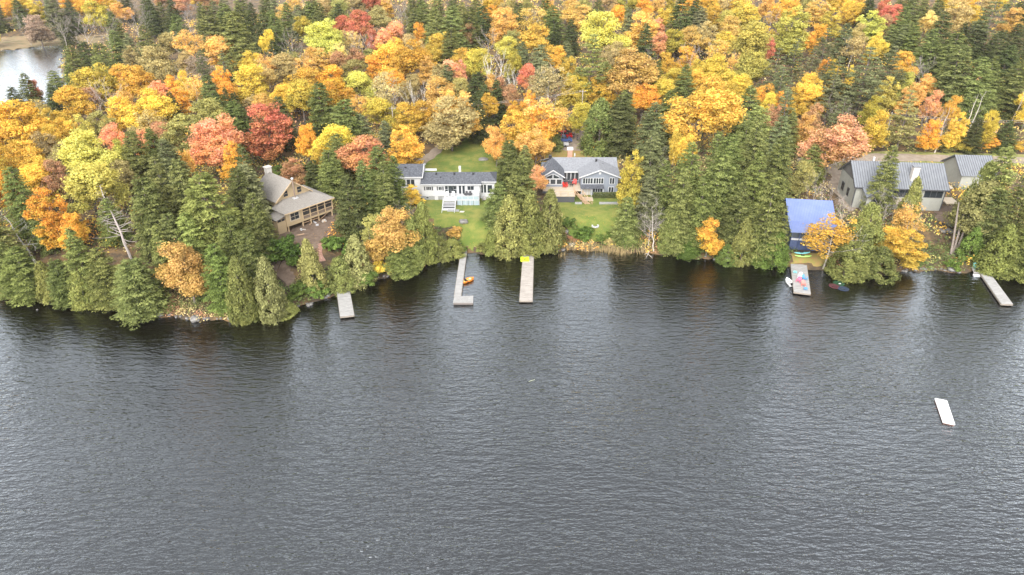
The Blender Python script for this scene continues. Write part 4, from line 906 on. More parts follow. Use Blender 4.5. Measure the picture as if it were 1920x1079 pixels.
for i in range(4):
    o = lounge_chair('dining_chair', M['metal_dark'], ['dark chair on the near left side of the deck dining table','dark chair on the near right side of the deck dining table','dark chair on the house side left of the deck dining table','dark chair on the house side right of the deck dining table'][i], grp='dark dining chairs on the bungalow deck'); bplace(o, 10.0+(i % 2)*.8, -2.3 if i < 2 else -.6, 1.35, PI if i < 2 else 0); o.scale = (.75,.75,.9)
o = adirondack(M['wood'], 'small pale lounger on the lower end of the bungalow terrace', Vector((0,0,0)), 0); bplace(o, 13.9, -.3, -.1, 0)
g = G(850, 397); mb = MB().prism([(-1.3,-.5,0),(1.2,-.5,0),(1.3,.4,0),(-1.2,.5,0)], (0,0,.16)); o = mb.build('stone_step', M['concrete']); o.location = g; tag(o, 'flat grey stone step at the foot of the white deck stairs', 'step')
g = G(866, 399); mb = MB().prism([(-.5,-.3,0),(.4,-.4,0),(.6,.2,0),(-.3,.35,0)], (0,0,.12)); o = mb.build('paving_stone', M['stone_white']); o.location = g; tag(o, 'white paving stone in the grass right of the deck stairs', 'stone')

# ------------------------------------------------------------------ grey house
def grey_house():
    p = unp(1088, 366, 4.1); r = empty('house', p, 0); tag(r, 'grey two-storey house with front gable, sunroom and mid-grey roof', 'house')
    MB().box(0,0,-1,8.3,7,4.4).prism([(0,0,4.4),(8.3,0,4.4),(4.15,0,6.0)], (0,.2,0)).build('wall', M['greyside'], r)
    MB().box(-4,3.6,-1,-.01,10.5,4.4).box(-.01,7,-1,8.3,10.5,4.4).prism([(8.1,3.5,4.4),(8.1,10.5,4.4),(8.1,7,6.4)], (.18,0,0)).build('wall', M['greyside'], r)
    MB().box(-8.5,1,-1,-4,10.4,4.15).prism([(-8.5,1,4.15),(-4,1,4.15),(-6.25,1,5.6)], (0,.2,0)).build('wall', M['greyside'], r, label='grey sunroom wall under the left gable')
    rf = MB().slab([(-8.9,3.1,4.45),(8.7,3.1,4.45),(8.7,7,6.5),(-6.2,7,6.5)], .16).slab([(-6.2,7,6.5),(8.7,7,6.5),(8.7,11,4.45),(-8.9,11,4.45)], .16).build('roof', M['shingle_grey'], r)
    MB().slab([(-.5,-.5,4.35),(4.15,-.5,6.1),(4.15,6.6,6.32),(-.5,5.2,5.0)], .16).slab([(4.15,-.5,6.1),(8.8,-.5,4.35),(8.8,5.2,5.0),(4.15,6.6,6.32)], .16).build('roof', M['shingle_grey'], r, label='front gable roof of the right wing')
    MB().slab([(-8.9,.4,4.05),(-6.25,.4,5.75),(-6.25,6.8,6.56),(-8.9,6.8,4.4)], .16).slab([(-6.25,.4,5.75),(-3.6,.4,4.05),(-3.6,4.5,4.9),(-6.25,6.8,6.56)], .16).build('roof', M['shingle_dark'], r, label='darker roof over the sunroom gable')
    ft = MB()
    for (a, b) in (((-.55,4.3),(4.15,6.08)), ((8.85,4.3),(4.15,6.08)), ((-8.95,4.0),(-6.25,5.73)), ((-3.55,4.0),(-6.25,5.73))):
        yy = -.57 if a[0] > -1 else .33
        ft.prism([(a[0],yy,a[1]-.2),(a[0],yy,a[1]+.05),(b[0],yy,b[1]+.07),(b[0],yy,b[1]-.2)], (0,.06,0))
    ft.box(-3.6,3.02,4.2,-.5,3.1,4.45).build('fascia', M['white'], r)
    MB().tube((4.15,-.06,5.2),(4.15,.02,5.2), .3, n=14).build('gable_vent', M['white'], r)
    window(r, .45, 2.75, 2.6, 4.0, 0, 4, mull=.12); window(r, 2.85, 2.75, 5.0, 4.0, 0, 4, mull=.12)
    window(r, 5.9+1.0, 2.75, 5.9+2.0, 4.0, 0, 2, mull=.12) if False else window(r, 5.55+.9, 2.7, 7.45, 4.05, 0, 2, mull=.12)
    window(r, 2.8, .75, 4.9, 1.9, 0, 4, mull=.12); window(r, 6.35, .75, 7.4, 1.9, 0, 2, mull=.12); window(r, .35, .05, 2.2, 2.0, 0, 3, gm='interior', mull=.12)
    MB().slab([(.05,-1.3,2.05),(5.1,-1.3,2.05),(5.1,.02,2.5),(.05,.02,2.5)], .1).build('porch_roof', M['shingle_dark'], r)
    for x in (.1, 2.35, 5.0): MB().box(x-.06,-1.2,-.1,x+.06,-1.08,2.0).build('post', M['white'], r)
    # sunroom glazing
    for i in range(3): window(r, -8.15+i*1.4, 2.25, -7.05+i*1.4, 3.35, 1, 1, 1, fr=.12)
    for s, x0, x1 in ((1,-7.6,-6.4),(-1,-4.9,-6.1)):
        q = MB(); xa, xb = sorted((x0, x1)); hl, hr = (.35, .95) if s > 0 else (.95, .35)
        q.prism([(xa-.08,.92,3.52),(xb+.08,.92,3.52),(xb+.08,.92,3.62+hr+.12),(xa-.08,.92,3.62+hl+.12)], (0,.07,0)); w_ = q.build('window', M['white'], r)
        MB().prism([(xa,.89,3.62),(xb,.89,3.62),(xb,.89,3.58+hr),(xa,.89,3.58+hl)], (0,.025,0)).build('pane', M['glass'], w_)
    for i in range(4): window(r, -3.75+i*.92, 2.2, -3.0+i*.92, 4.0, 3.6, 1, 1, fr=.07, gm='glass')
    MB().box(-4.6,2.2,4.6,-4.0,2.8,5.2).build('chimney_cap', M['black'], r) if False else None
    MB().box(-7.0,6.6,6.3,-6.3,7.3,7.0).build('chimney_pot', M['black'], r)
    MB().box(3.6,5.0,6.0,4.0,5.4,6.65).build('roof_vent', M['black'], r); MB().lathe([(.08,0),(.08,.5)], (5.2,4.2,5.6), 8).build('vent_pipe', M['metal_dark'], r)
    ch = MB().box(-2.3,11.0,-1,-1.2,11.8,6.9).build('chimney', M['brick'], r); MB().box(-2.45,10.85,6.9,-1.05,11.95,7.35).build('chimney_cap', M['white'], ch)
    MB().lathe([(.16,0),(.16,.7)], (-.6,11.3,5.3), 8).build('flue', M['white'], r)
    # deck and its stairs
    MB().box(-8.6,-1.4,1.45,-.02,.98,1.62).box(-4.0,.98,1.45,-.02,3.58,1.62).box(-6.4,-4.6,1.45,-1.6,-1.42,1.62).build('deck', M['cream'], r)
    MB().box(-6.3,-4.45,-1,-1.7,-1.5,1.44).build('deck_skirt', M['metal_dark'], r)
    rl = MB()
    for x in (-6.35,-4.8,-3.2,-1.7): rl.box(x,-4.55,1.62,x+.1,-4.45,2.5)
    for y in (-4.5,-3,-1.5): rl.box(-1.72,y,1.62,-1.62,y+.1,2.5)
    rl.box(-6.35,-4.55,2.5,-1.6,-4.43,2.58).box(-1.72,-4.5,2.5,-1.6,-1.4,2.58).build('railing', M['newwood'], r)
    st = empty('deck_stairs'); st.parent = r
    for i in range(9):
        x = -1.3+i*.24; z = 1.4-i*.19; MB().box(x,-3.4-i*.28,z-.06,x+1.3,-3.0-i*.28,z).build('step', M['newwood'], st)
    hb = MB()
    for dx in (-.1, 1.35):
        a = Vector((-1.3+dx,-3.1,2.3)); b = Vector((.75+dx,-5.6,.7)); hb.tube(a, b, .06); hb.tube(a-Vector((0,0,.45)), b-Vector((0,0,.45)), .04)
        for k in range(5): q = a.lerp(b, k/4); hb.tube(q-Vector((0,0,.95)), q, .05)
    hb.build('handrail', M['newwood'], st)
    MB().slab([(-1.5,-1.4,1.5),(-.1,-1.4,1.5),(1.0,-5.3,-.3),(-.9,-5.3,-.2)], .1).build('rock_bed', M['rock'], r) if False else None
    return p
gp_ = grey_house()
RED = flatc('red_plastic', (.60,.04,.03)); TEAL = flatc('turquoise_paint', (.20,.50,.46)); LIME = flatc('lime_paint', (.38,.62,.12)); PINK = flatc('pink_paint', (.62,.11,.20)); BLUE = flatc('blue_paint', (.08,.27,.52)); CORAL = flatc('coral_paint', (.70,.17,.14)); LILAC = flatc('pale_lilac_paint', (.62,.58,.68)); AQUA = flatc('aqua_plastic', (.22,.58,.62))
dk = gp_+Vector((0,0,1.62))
adirondack(RED, 'red chair nearest the sunroom on the grey house deck', dk+Vector((-3.4,.6,0)), R(60), 1.15); adirondack(RED, 'red chair just behind the one by the sunroom', dk+Vector((-3.3,1.6,0)), R(90), 1.1)
adirondack(RED, 'red chair by the recessed windows of the grey house', dk+Vector((-1.2,2.4,0)), R(-15), 1.15); adirondack(M['metal_dark'], 'dark grey chair left by the recessed windows', dk+Vector((-3.0,2.9,0)), 0, 1.0); adirondack(M['metal_dark'], 'dark grey chair between the dark chair and the red one at the windows', dk+Vector((-2.1,2.9,0)), 0, 1.0)
o = table('fire_table', M['black'], 'black square table among the red chairs on the deck', .45, .5); o.location = dk+Vector((-2.0,1.1,0))
# hedge, walkway, retaining wall
def hedge():
    V, Q, t = crown_round(77, 1.3, 1.4, .0, ncl=60, nleaf=3000, size=.09); rs = np.random.default_rng(1)
    n = 5200; P = np.stack([rs.uniform(0, 5.6, n), rs.uniform(-.45,.45,n), rs.uniform(.02,1.15,n)], 1)
    f = rs.integers(0, 3, n); P[f==0,2] = 1.1+rs.normal(size=(f==0).sum())*.05; P[f==1,1] = -.5+rs.normal(size=(f==1).sum())*.05
    N = rs.normal(size=(n,3))*.6+np.array([0,-.4,.7]); s_ = rs.uniform(.05,.12,n); V, Q = cards(P, N, s_, s_*.6)
    me = np_mesh('hedge', V, Q, np.stack([rs.uniform(0,1,n), rs.uniform(.2,.8,n), rs.uniform(0,1,n)], 1)); me.materials.append(M['leaf'])
    o = bpy.data.objects.new('hedge', me); COL.objects.link(o); o.location = gp_+Vector((2.7,-1.6,0)); o.color = (.09,.12,.05,1); o['second_colour'] = (.14,.14,.06); tag(o, 'clipped low hedge along the front of the grey house', 'hedge')
hedge()
def walkway():
    r = empty('walkway', gp_); tag(r, 'cream board walkway with red-edged steps in front of the grey house', 'walkway')
    z0 = 0
    MB().box(.3,-3.6,-.5,2.6,-1.4,.06).build('path_deck', M['cream'], r)
    for i in range(5):
        y = -3.62-i*.75; zz = -.10-i*.16; MB().box(.45,y-.73,zz-.6,2.75,y-.02,zz).build('step', M['cream'], r); MB().box(.45,y-.78,zz-.14,2.75,y-.735,zz+.01).build('step_edge', M['redtimber'], r)
walkway()
def retaining():
    a, b = G(1078, 384), G(1169, 384); r = MB(); n = 14
    for i in range(n):
        x0 = a.x+(b.x-a.x)*i/n; x1 = a.x+(b.x-a.x)*(i+.96)/n
        if 1.0 < (x0-gp_.x) < 3.2 or 0.2 < (x1-gp_.x) < 2.4: continue
        z = Tz((x0+x1)/2, a.y); r.box(x0, a.y-.2, z-.5, x1, a.y+.2, z+.45)
    o = r.build('retaining_wall', M['concrete']); tag(o, 'low grey block retaining wall crossing the lawn below the grey house', 'wall')
retaining()
def fire_ring():
    g = G(1116, 427); r = empty('fire_ring', g); tag(r, 'round white-rimmed fire pit on the lawn by the shore', 'fire pit')
    n = 20; mb = MB(); o = 0
    for i in range(12):
        t = 2*PI*i/12; c, s = math.cos(t), math.sin(t); mb.prism([(c*.52-s*.12,s*.52+c*.12,0),(c*.52+s*.12,s*.52-c*.12,0),(c*.76+s*.17,s*.76-c*.17,0),(c*.76-s*.17,s*.76+c*.17,0)], (0,0,.28))
    mb.build('stone_rim', M['white'], r); MB().lathe([(.5,.03),(.45,.1),(.1,.14)], n=14).build('ash_bed', M['metal_dark'], r)
fire_ring()

# ------------------------------------------------------------------ metal-roofed house and its garage
def seams(mb, a, b, c, d, n, w=.05, h=.06):
    """raised ribs from edge a-b (eave) to edge d-c (ridge)"""
    a, b, c, d = map(Vector, (a, b, c, d)); nn = (b-a).cross(d-a).normalized(); 
    if nn.z < 0: nn = -nn
    for i in range(n+1):
        t = i/n; p = a.lerp(b, t); q = d.lerp(c, t); u = (b-a).normalized()*w/2
        mb.prism([tuple(p-u+nn*.003),tuple(p+u+nn*.003),tuple(q+u+nn*.003),tuple(q-u+nn*.003)], tuple(nn*h))
def metal_house():
    p = Vector((74.3,139.0,3.5)); r = empty('house', p, R(-6)); tag(r, 'pale house with grey standing-seam metal roof and stone chimney', 'house')
    MB().box(0,0,-1.5,18.4,10,5.3).prism([(0,0,5.3),(0,10,5.3),(0,5,8.85)], (.2,0,0)).prism([(18.2,0,5.3),(18.2,10,5.3),(18.2,5,8.85)], (.2,0,0)).build('wall', M['palewall'], r)
    MB().prism([(-.02,.3,5.6),(-.02,9.7,5.6),(-.02,5,8.7)], (-.05,0,0)).build('gable_panel', mat('brown_grey_gable', (.12,.115,.11), .8), r)
    a, b, c, d = (-.5,-.7,5.0), (18.9,-.7,5.0), (18.9,5,9.05), (-.5,5,9.05); e, f_ = (18.9,10.7,5.0), (-.5,10.7,5.0)
    ro = MB().slab([a,b,c,d], .18).slab([d,c,e,f_], .18).build('roof', M['metal'], r); sm = MB(); seams(sm, a, b, c, d, 38); seams(sm, f_, e, c, d, 38); sm.build('seam', M['metal_dark'], ro)
    MB().box(-.55,-.78,4.75,18.95,-.71,5.02).prism([(-.56,-.7,4.7),(-.56,-.7,5.02),(-.56,5,9.1),(-.56,5,8.75)], (.05,0,0)).prism([(-.56,10.7,4.7),(-.56,10.7,5.02),(-.56,5,9.1),(-.56,5,8.75)], (.05,0,0)).build('fascia', M['metal_dark'], r)
    MB().box(1.6,-3.2,-1.5,6.6,-.01,4.3).prism([(1.6,-3.2,4.3),(6.6,-3.2,4.3),(4.1,-3.2,6.0)], (0,.2,0)).build('wall', M['palewall'], r, label='pale projecting front gable wall')
    g1, g2 = [(1.1,-4.0,4.0),(4.1,-4.0,6.2),(4.1,2.0,6.9),(1.1,.4,5.2)], [(4.1,-4.0,6.2),(7.1,-4.0,4.0),(7.1,.4,5.2),(4.1,2.0,6.9)]
    MB().slab(g1, .16).slab(g2, .16).build('roof', M['metal'], r, label='small metal gable roof over the front projection'); MB().prism([(1.05,-4.06,3.75),(1.05,-4.06,4.0),(4.1,-4.06,6.25),(4.1,-4.06,5.95)], (0,.06,0)).prism([(7.15,-4.06,3.75),(7.15,-4.06,4.0),(4.1,-4.06,6.25),(4.1,-4.06,5.95)], (0,.06,0)).build('fascia', M['metal_dark'], r)
    ch = MB().box(11.2,1.0,5.5,12.5,2.1,9.3).build('chimney', M['stone_white'], r); MB().box(11.0,.85,9.3,12.7,2.25,9.5).build('cap', M['metal'], ch)
    MB().box(4.5,6.0,8.4,4.9,6.4,9.6).build('vent_pipe', M['white'], r)
    window(r, 14.4, 3.1, 18.0, 4.7, 0, 3, 1, fm='metal_dark', mull=.12); window(r, 8.0, 3.0, 12.5, 4.7, 0, 4, 1, fm='metal_dark', mull=.12); window(r, 2.6, 1.6, 5.6, 3.6, -3.2, 3, 1, fm='metal_dark', mull=.12)
    window(r, 3.0, 1.5, 4.0, 3.2, -.01, 1, 1, 'y', -1, fm='metal_dark'); window(r, 6.4, 1.5, 7.8, 3.2, -.01, 2, 1, 'y', -1, fm='metal_dark')
    MB().box(18.41,-.02,-1.5,18.6,.15,5.0).box(-.1,-.12,-1.5,.12,-.01,5.0).build('corner_trim', M['metal_dark'], r)
    MB().box(7.0,-3.0,2.4,12.6,-.02,2.6).build('balcony', M['cream'], r); MB().box(18.62,-1.6,2.3,21.2,2.0,2.5).build('side_deck', M['cream'], r); MB().box(18.62,2.6,4.2,21.3,6.2,4.35).build('upper_terrace', M['cream'], r)
    for x, y in ((7.2,-2.8),(9.8,-2.8),(12.3,-2.8),(21.0,-1.4)): MB().box(x,y,-1.5,x+.15,y+.15,2.4).build('post', M['metal_dark'], r)
metal_house()
def garage():
    p = at(110, 148.0); r = empty('garage', p, R(86)); tag(r, 'garage with ribbed grey metal roof right of the metal-roofed house', 'garage')
    MB().box(0,0,-1,9,7,3.8).prism([(0,0,3.8),(9,0,3.8),(4.5,0,6.6)], (0,.2,0)).prism([(0,6.8,3.8),(9,6.8,3.8),(4.5,6.8,6.6)], (0,.2,0)).build('wall', M['palewall'], r)
    q = [(-.5,-.6,3.6),(-.5,7.6,3.6),(4.5,7.6,6.85),(4.5,-.6,6.85)]; q2 = [(9.5,7.6,3.6),(9.5,-.6,3.6),(4.5,-.6,6.85),(4.5,7.6,6.85)]
    ro = MB().slab(q, .15).slab(q2, .15).build('roof', M['metal'], r); sm = MB(); seams(sm, q[0], q[1], q[2], q[3], 16); seams(sm, q2[0], q2[1], q2[2], q2[3], 16); sm.build('seam', M['metal_dark'], ro)
    window(r, 2.5, 1.2, 4.0, 2.4, 0, 2, fm='metal_dark'); MB().box(5.2,-.08,-.6,6.3,-.0,2.1).build('door', M['metal_dark'], r)
garage()

# ------------------------------------------------------------------ blue-roofed cabin
def cabin():
    p = Vector((55.3,122.6,1.2)); r = empty('boathouse', p, R(-8)); tag(r, 'waterside cabin with bright blue metal roof and navy front', 'cabin')
    MB().box(0,.3,-1,7.8,9,4.3).prism([(0,.3,4.3),(.15,.3,4.3),(.15,.3,4.3)], (0,.01,0)).prism([(0,1.5,4.3),(0,9,4.3),(0,8.3,7.6)], (.15,0,0)).prism([(7.65,1.5,4.3),(7.65,9,4.3),(7.65,8.3,7.6)], (.15,0,0)).build('wall', M['navy'], r)
    a, b, c, d = (-.5,-.7,4.35),(8.6,-.7,4.35),(8.6,2.4,5.35),(-.5,2.4,5.35); e, f_ = (8.6,7.6,8.05),(-.5,7.6,8.05); g_, h_ = (8.6,10,6.6),(-.5,10,6.6)
    ro = MB().slab([a,b,c,d], .14).slab([d,c,e,f_], .14).slab([f_,e,g_,h_], .14).build('roof', M['bluemetal'], r)
    sm = MB(); seams(sm, a,b,c,d, 30, .05, .05); seams(sm, d,c,e,f_, 30, .05, .05); sm.build('seam', mat('deep_blue_metal', (.10,.15,.38), .45), ro)
    for i in range(5): window(r, .25+i*1.5, 2.75, 1.5+i*1.5, 4.0, .3, 1, 1, fm='navy', fr=.06)
    MB().box(0,.1,2.25,7.8,.28,2.62).build('trim_board', M['white'], r)
    for i in range(6): MB().box(i*1.52,.0,1.0 if i < 0 else -.2,i*1.52+.1,.27,4.2).build('post', M['navy'], r)
    MB().box(-.2,-1.9,-.3,8.2,.28,.0).build('terrace', M['concrete'], r); MB().box(2.0,-.06,1.5,3.0,.29,1.75).box(2.1,-.05,1.2,2.2,.29,1.5).box(2.75,-.05,1.2,2.85,.29,1.5).build('wall_rack', M['black'], r)
cabin()
def kayak_mesh(L_, w_, h_):
    mb = MB(); n = 15; ring = 10; o = len(mb.v)
    for i in range(n):
        t = i/(n-1)*2-1; s = max(.03, (1-abs(t)**2.2)); x = t*L_/2; rise = .16*abs(t)**3
        for j in range(ring):
            a = 2*PI*j/ring; y = math.cos(a)*w_/2*s; z = math.sin(a)*h_/2*(s**.5)*(1 if math.sin(a) < 0 else .75); mb.v.append((x, y, z+h_/2+rise))
    for i in range(n-1):
        for j in range(ring): mb.f.append((o+i*ring+j, o+i*ring+(j+1) % ring, o+(i+1)*ring+(j+1) % ring, o+(i+1)*ring+j))
    mb.f.append(tuple(range(ring))); mb.f.append(tuple(reversed(range((n-1)*ring, n*ring)))); return mb
def kayak(col, label, loc, rz, L_=3.2, seats=1, w_=.72, grp='kayaks and small boats'):
    r = empty('kayak', loc, rz); tag(r, label, 'kayak', grp); kayak_mesh(L_, w_, .34).build('hull', col, r, True)
    for k in range(seats):
        x = (k-(seats-1)/2)*1.1-.1; MB().lathe([(.34,.30),(.36,.35),(.27,.355),(.24,.31)], (x,0,0), 14, 1.15, .62).build('cockpit', M['black'], r); MB().box(x-.32,-.16,.33,x-.26,.16,.6).build('seat_back', M['black'], r)
    return r
g = G(1503, 478); kayak(AQUA, 'aqua kayak lying behind the lime one in front of the blue-roofed cabin', g+Vector((0,0,.1)), R(3), 3.3); g = G(1505, 484); kayak(flatc('lime_plastic', (.36,.66,.16)), 'lime kayak lying on the bank nearest the lake', g+Vector((0,0,.1)), R(-4), 3.3)

# ------------------------------------------------------------------ docks
def dock(name, px, zt, m, label, n, posts=(), th=.22, gap=.03, extra=None, cat='dock'):
    """px: near-shore left, near-shore right, lake right, lake left corners of the deck, planks across it"""
    A, B_, C_, D_ = [unp(x, y, zt) for x, y in px]; o0 = (A+B_+C_+D_)/4; o0.z = 0
    r = empty(name, o0); tag(r, label, cat, 'docks along the shore'); loc = lambda v: (v.x-o0.x, v.y-o0.y, v.z)
    mb = MB(); rs = random.Random(n)
    for i in range(n):
        t0, t1 = i/n, (i+1-gap*n/ n)/n-.0; t1 = (i+.90)/n; dz = rs.uniform(-.012,.012)
        q = [A.lerp(D_, t0), B_.lerp(C_, t0), B_.lerp(C_, t1), A.lerp(D_, t1)]; e = rs.uniform(-.02,.02)
        mb.prism([(v.x-o0.x+e, v.y-o0.y, zt+dz-.05) for v in q], (0,0,.05))
    mb.build('decking', m, r)
    fr = MB(); ins = .06
    def rail(p, q): fr.prism([loc(Vector((p.x,p.y,zt-.32))), loc(Vector((q.x,q.y,zt-.32))), loc(Vector((q.x,q.y,zt-.066))), loc(Vector((p.x,p.y,zt-.066)))], tuple((Vector((-(q-p).y, (q-p).x, 0)).normalized()*.08)))
    c_ = (A+B_+C_+D_)/4; sh = lambda v: v+(c_-v).normalized()*ins
    rail(sh(D_), sh(A)); rail(sh(B_), sh(C_)); rail(sh(C_), sh(D_)); fr.build('frame', mat(name+'_frame', (.22,.19,.16), .9), r)
    for t in (.05,.35,.65,.96):
        for U, V_ in ((A, D_), (B_, C_)):
            q = U.lerp(V_, t); q = q+(c_-q).normalized()*.25; MB().tube(loc(Vector((q.x,q.y,-1.8))), loc(Vector((q.x,q.y,zt-.07))), .07, n=7).build('piling', M['bark'], r)
    return r, (A, B_, C_, D_), o0
plank = M['wood']
def plank_mat(name, c1, c2, rot=0): 
    m = mat(name, c1, .85, (3.0, c2, .35, .68), (20,.3,.02), scl=(.35,3.2,1)); return m
DW = plank_mat('silver_planks', (.36,.352,.34), (.19,.184,.178)); DW2 = plank_mat('bleached_planks', (.39,.355,.32), (.215,.19,.17))
dock('dock', [(631.3,545),(655,542),(664,591),(638,594)], .55, DW, 'short silvery plank dock at the foot of the wooded point, leftmost dock', 30)
rL, cL, oL = dock('dock', [(864.3,471),(875.4,470.5),(864.2,556),(851.5,556)], .5, DW, 'long narrow silver dock with a wide L-shaped end', 70)
A, B_, C_, D_ = [unp(*q, .5) for q in [(852.2,555.3),(887.5,554.7),(887.2,567.7),(849.3,567.8)]]
mb = MB(); n = 15
for i in range(n):
    t0, t1 = i/n, (i+.93)/n; q = [A.lerp(B_, t0), A.lerp(B_, t1), D_.lerp(C_, t1), D_.lerp(C_, t0)]; mb.prism([(v.x-oL.x, v.y-oL.y, .44) for v in q], (0,0,.05))
mb.build('end_platform', DW, rL); fr = MB(); q = [(v.x-oL.x, v.y-oL.y) for v in (A,B_,C_,D_)]
fr.prism([(q[3][0]+.06,q[3][1]+.05,.05),(q[2][0]-.06,q[2][1]+.05,.05),(q[2][0]-.06,q[2][1]+.05,.42),(q[3][0]+.06,q[3][1]+.05,.42)], (0,.1,0)).prism([(q[1][0]-.1,q[1][1],.05),(q[2][0]-.1,q[2][1]+.16,.05),(q[2][0]-.1,q[2][1]+.16,.42),(q[1][0]-.1,q[1][1],.42)], (.08,0,0)).build('end_frame', mat('dark_frame', (.16,.14,.13), .9), rL)
dock('dock', [(981.5,467),(1000.8,467.5),(998.3,564),(974.2,564)], .5, DW2, 'long straight bleached dock carrying a lime green float', 64)
dock('dock', [(1482.6,495),(1512.5,496.5),(1520,551.4),(1488.8,547.5)], .55, DW, 'short wide dock with coloured chairs below the blue-roofed cabin', 34)
dock('dock', [(1836.8,510.5),(1856,512),(1899.6,570.7),(1877.8,569.8)], .5, DW, 'long slanting pale dock at the far right', 60)
# turquoise-chair platform at the rightmost dock
a = unp(1822, 500, .6); b = unp(1846, 503, .6); c = unp(1856, 512.5, .6); d = unp(1826, 512, .6)
r = empty('platform', ((a+c)/2).to_tuple()); o_p = (a+c)/2; o_p.z = 0; r.location = o_p; tag(r, 'small weathered platform with steps beside the rightmost dock', 'platform')
MB().prism([(v.x-o_p.x, v.y-o_p.y, .47) for v in (d, c, b, a)], (0,0,.08)).build('decking', M['wood'], r)
MB().box(d.x-o_p.x-.1,d.y-o_p.y-.5,.0,d.x-o_p.x+1.1,d.y-o_p.y-.25,.18).box(d.x-o_p.x-.1,d.y-o_p.y-.25,.18,d.x-o_p.x+1.1,d.y-o_p.y-.02,.35).build('step', M['white'], r)
for v in (a,b,c,d): MB().tube((v.x-o_p.x,v.y-o_p.y,-1),(v.x-o_p.x,v.y-o_p.y,.46),.07).build('post', M['wood'], r)
adirondack(TEAL, 'turquoise slatted chair on the platform at the rightmost dock', unp(1829, 504, .56), R(0), 1.0)
adirondack(LIME, 'lime green slatted chair on the bank above the rightmost dock', G(1846, 500), R(-160), 1.1); 
o = table('side_table', flatc('cream_plastic', (.66,.60,.38)), 'small cream table left of the lime green chair', .35, .45); o.location = G(1838, 502)
for px, py, col, lb, rz in [(1497,529,PINK,'pink chair at the left side of the wide dock',-40),(1499.5,521,LILAC,'pale lilac chair behind the pink one on the wide dock',-30),(1508.5,525,BLUE,'blue chair at the right of the wide dock',30),(1505.5,536,CORAL,'coral chair nearest the end of the wide dock',-10)]:
    adirondack(col, lb, unp(px, py, .56), R(rz), .95)
o = table('side_table', BLUE, 'small round blue table near the end of the wide dock', .35, .4, True); o.location = unp(1510, 544, .56)
o = table('side_table', AQUA, 'small round aqua table near the shore end of the wide dock', .35, .3, True); o.location = unp(1490.5, 512, .56)
# lime green float lying on the straight dock
q = unp(984, 487, .52); r = empty('swim_float', q, R(1)); tag(r, 'lime green notched foam float lying on the straight dock', 'float')
MB().prism([(-.85,-.9,0),(.75,-.9,0),(.85,-.8,0),(.85,.85,0),(.25,.85,0),(.2,.6,0),(-.2,.6,0),(-.25,.85,0),(-.8,.85,0),(-.85,.6,0)], (0,0,.2)).build('foam_body', flatc('lime_foam', (.50,.72,.03)), r)
MB().tube((0,-.35,.2),(0,-.35,.32),.12,n=10).box(-.05,-.62,.2,.05,-.4,.28).build('handle', M['black'], r)
# boats
def rowboat(name, loc, rz, L_, w_, hull, inner, label, stuff_=True, cat='boat'):
    r = empty(name, loc, rz); tag(r, label, cat, 'kayaks and small boats'); mb = MB(); n = 12; prof = []
    for i in range(n):
        t = i/(n-1); half = w_/2*(1-max(0,(t-.45)/.55)**2.2)*(.86+.14*min(1,t*4)); half = max(half, .03); x = (t-.5)*L_; sh = .12*t**3
        ring = [(x,-half,.42+sh),(x,-half*.9,.1),(x,-half*.55,-.08),(x,half*.55,-.08),(x,half*.9,.1),(x,half,.42+sh),(x,half-.07 if half > .1 else 0,.42+sh),(x,max(0,half*.8-.07),.12),(x,-max(0,half*.8-.07),.12),(x,-half+.07 if half > .1 else 0,.42+sh)]
        prof.append(ring)
    k = len(prof[0]); o = 0; mb.v = [p for rg in prof for p in rg]
    for i in range(n-1):
        for j in range(k): mb.f.append((i*k+j, i*k+(j+1) % k, (i+1)*k+(j+1) % k, (i+1)*k+j))
    mb.f.append(tuple(reversed(range(k)))); mb.f.append(tuple(range((n-1)*k, n*k))); mb.build('hull', hull, r)
    for x in (-.28*L_, .02*L_): MB().box(x-.12,-w_*.42,.26,x+.12,w_*.42,.31).build('thwart', inner, r)
    return r
o = rowboat('rowboat', unp(1479, 531, .05), R(92), 2.5, 1.2, flatc('white_hull', (.78,.78,.76)), M['wood'], 'small white rowboat moored left of the wide dock')
MB().box(-1.28,-.14,.15,-1.05,.14,.62).build('outboard_motor', M['black'], o); MB().lathe([(.18,.2),(.2,.5),(.05,.55)], (.2,-.2,.05), 10).build('bucket', M['white'], o)
ORG = flatc('orange_plastic', (.75,.24,.035))
o = rowboat('paddle_boat', unp(876.5, 528, .02), R(35), 2.7, 1.15, ORG, flatc('yellow_plastic', (.72,.48,.10)), 'orange two-seat dinghy floating beside the L-shaped dock')
for s in (-.35,.35): MB().box(-.5,s-.2,.15,-.1,s+.2,.45).build('seat', M['black'], o)
MB().box(.4,-.3,.15,.8,.3,.4).build('bag', flatc('cream_cloth', (.6,.5,.35)), o)
a, b = unp(871, 517, .1), unp(866, 511, .45); o = MB().path([a, a.lerp(b, .4)+Vector((0,0,-.04)), b], [.03,.03,.03]).build('mooring_rope', flatc('yellow_rope', (.7,.55,.08))); tag(o, 'yellow mooring rope from the dock to the orange dinghy', 'rope')
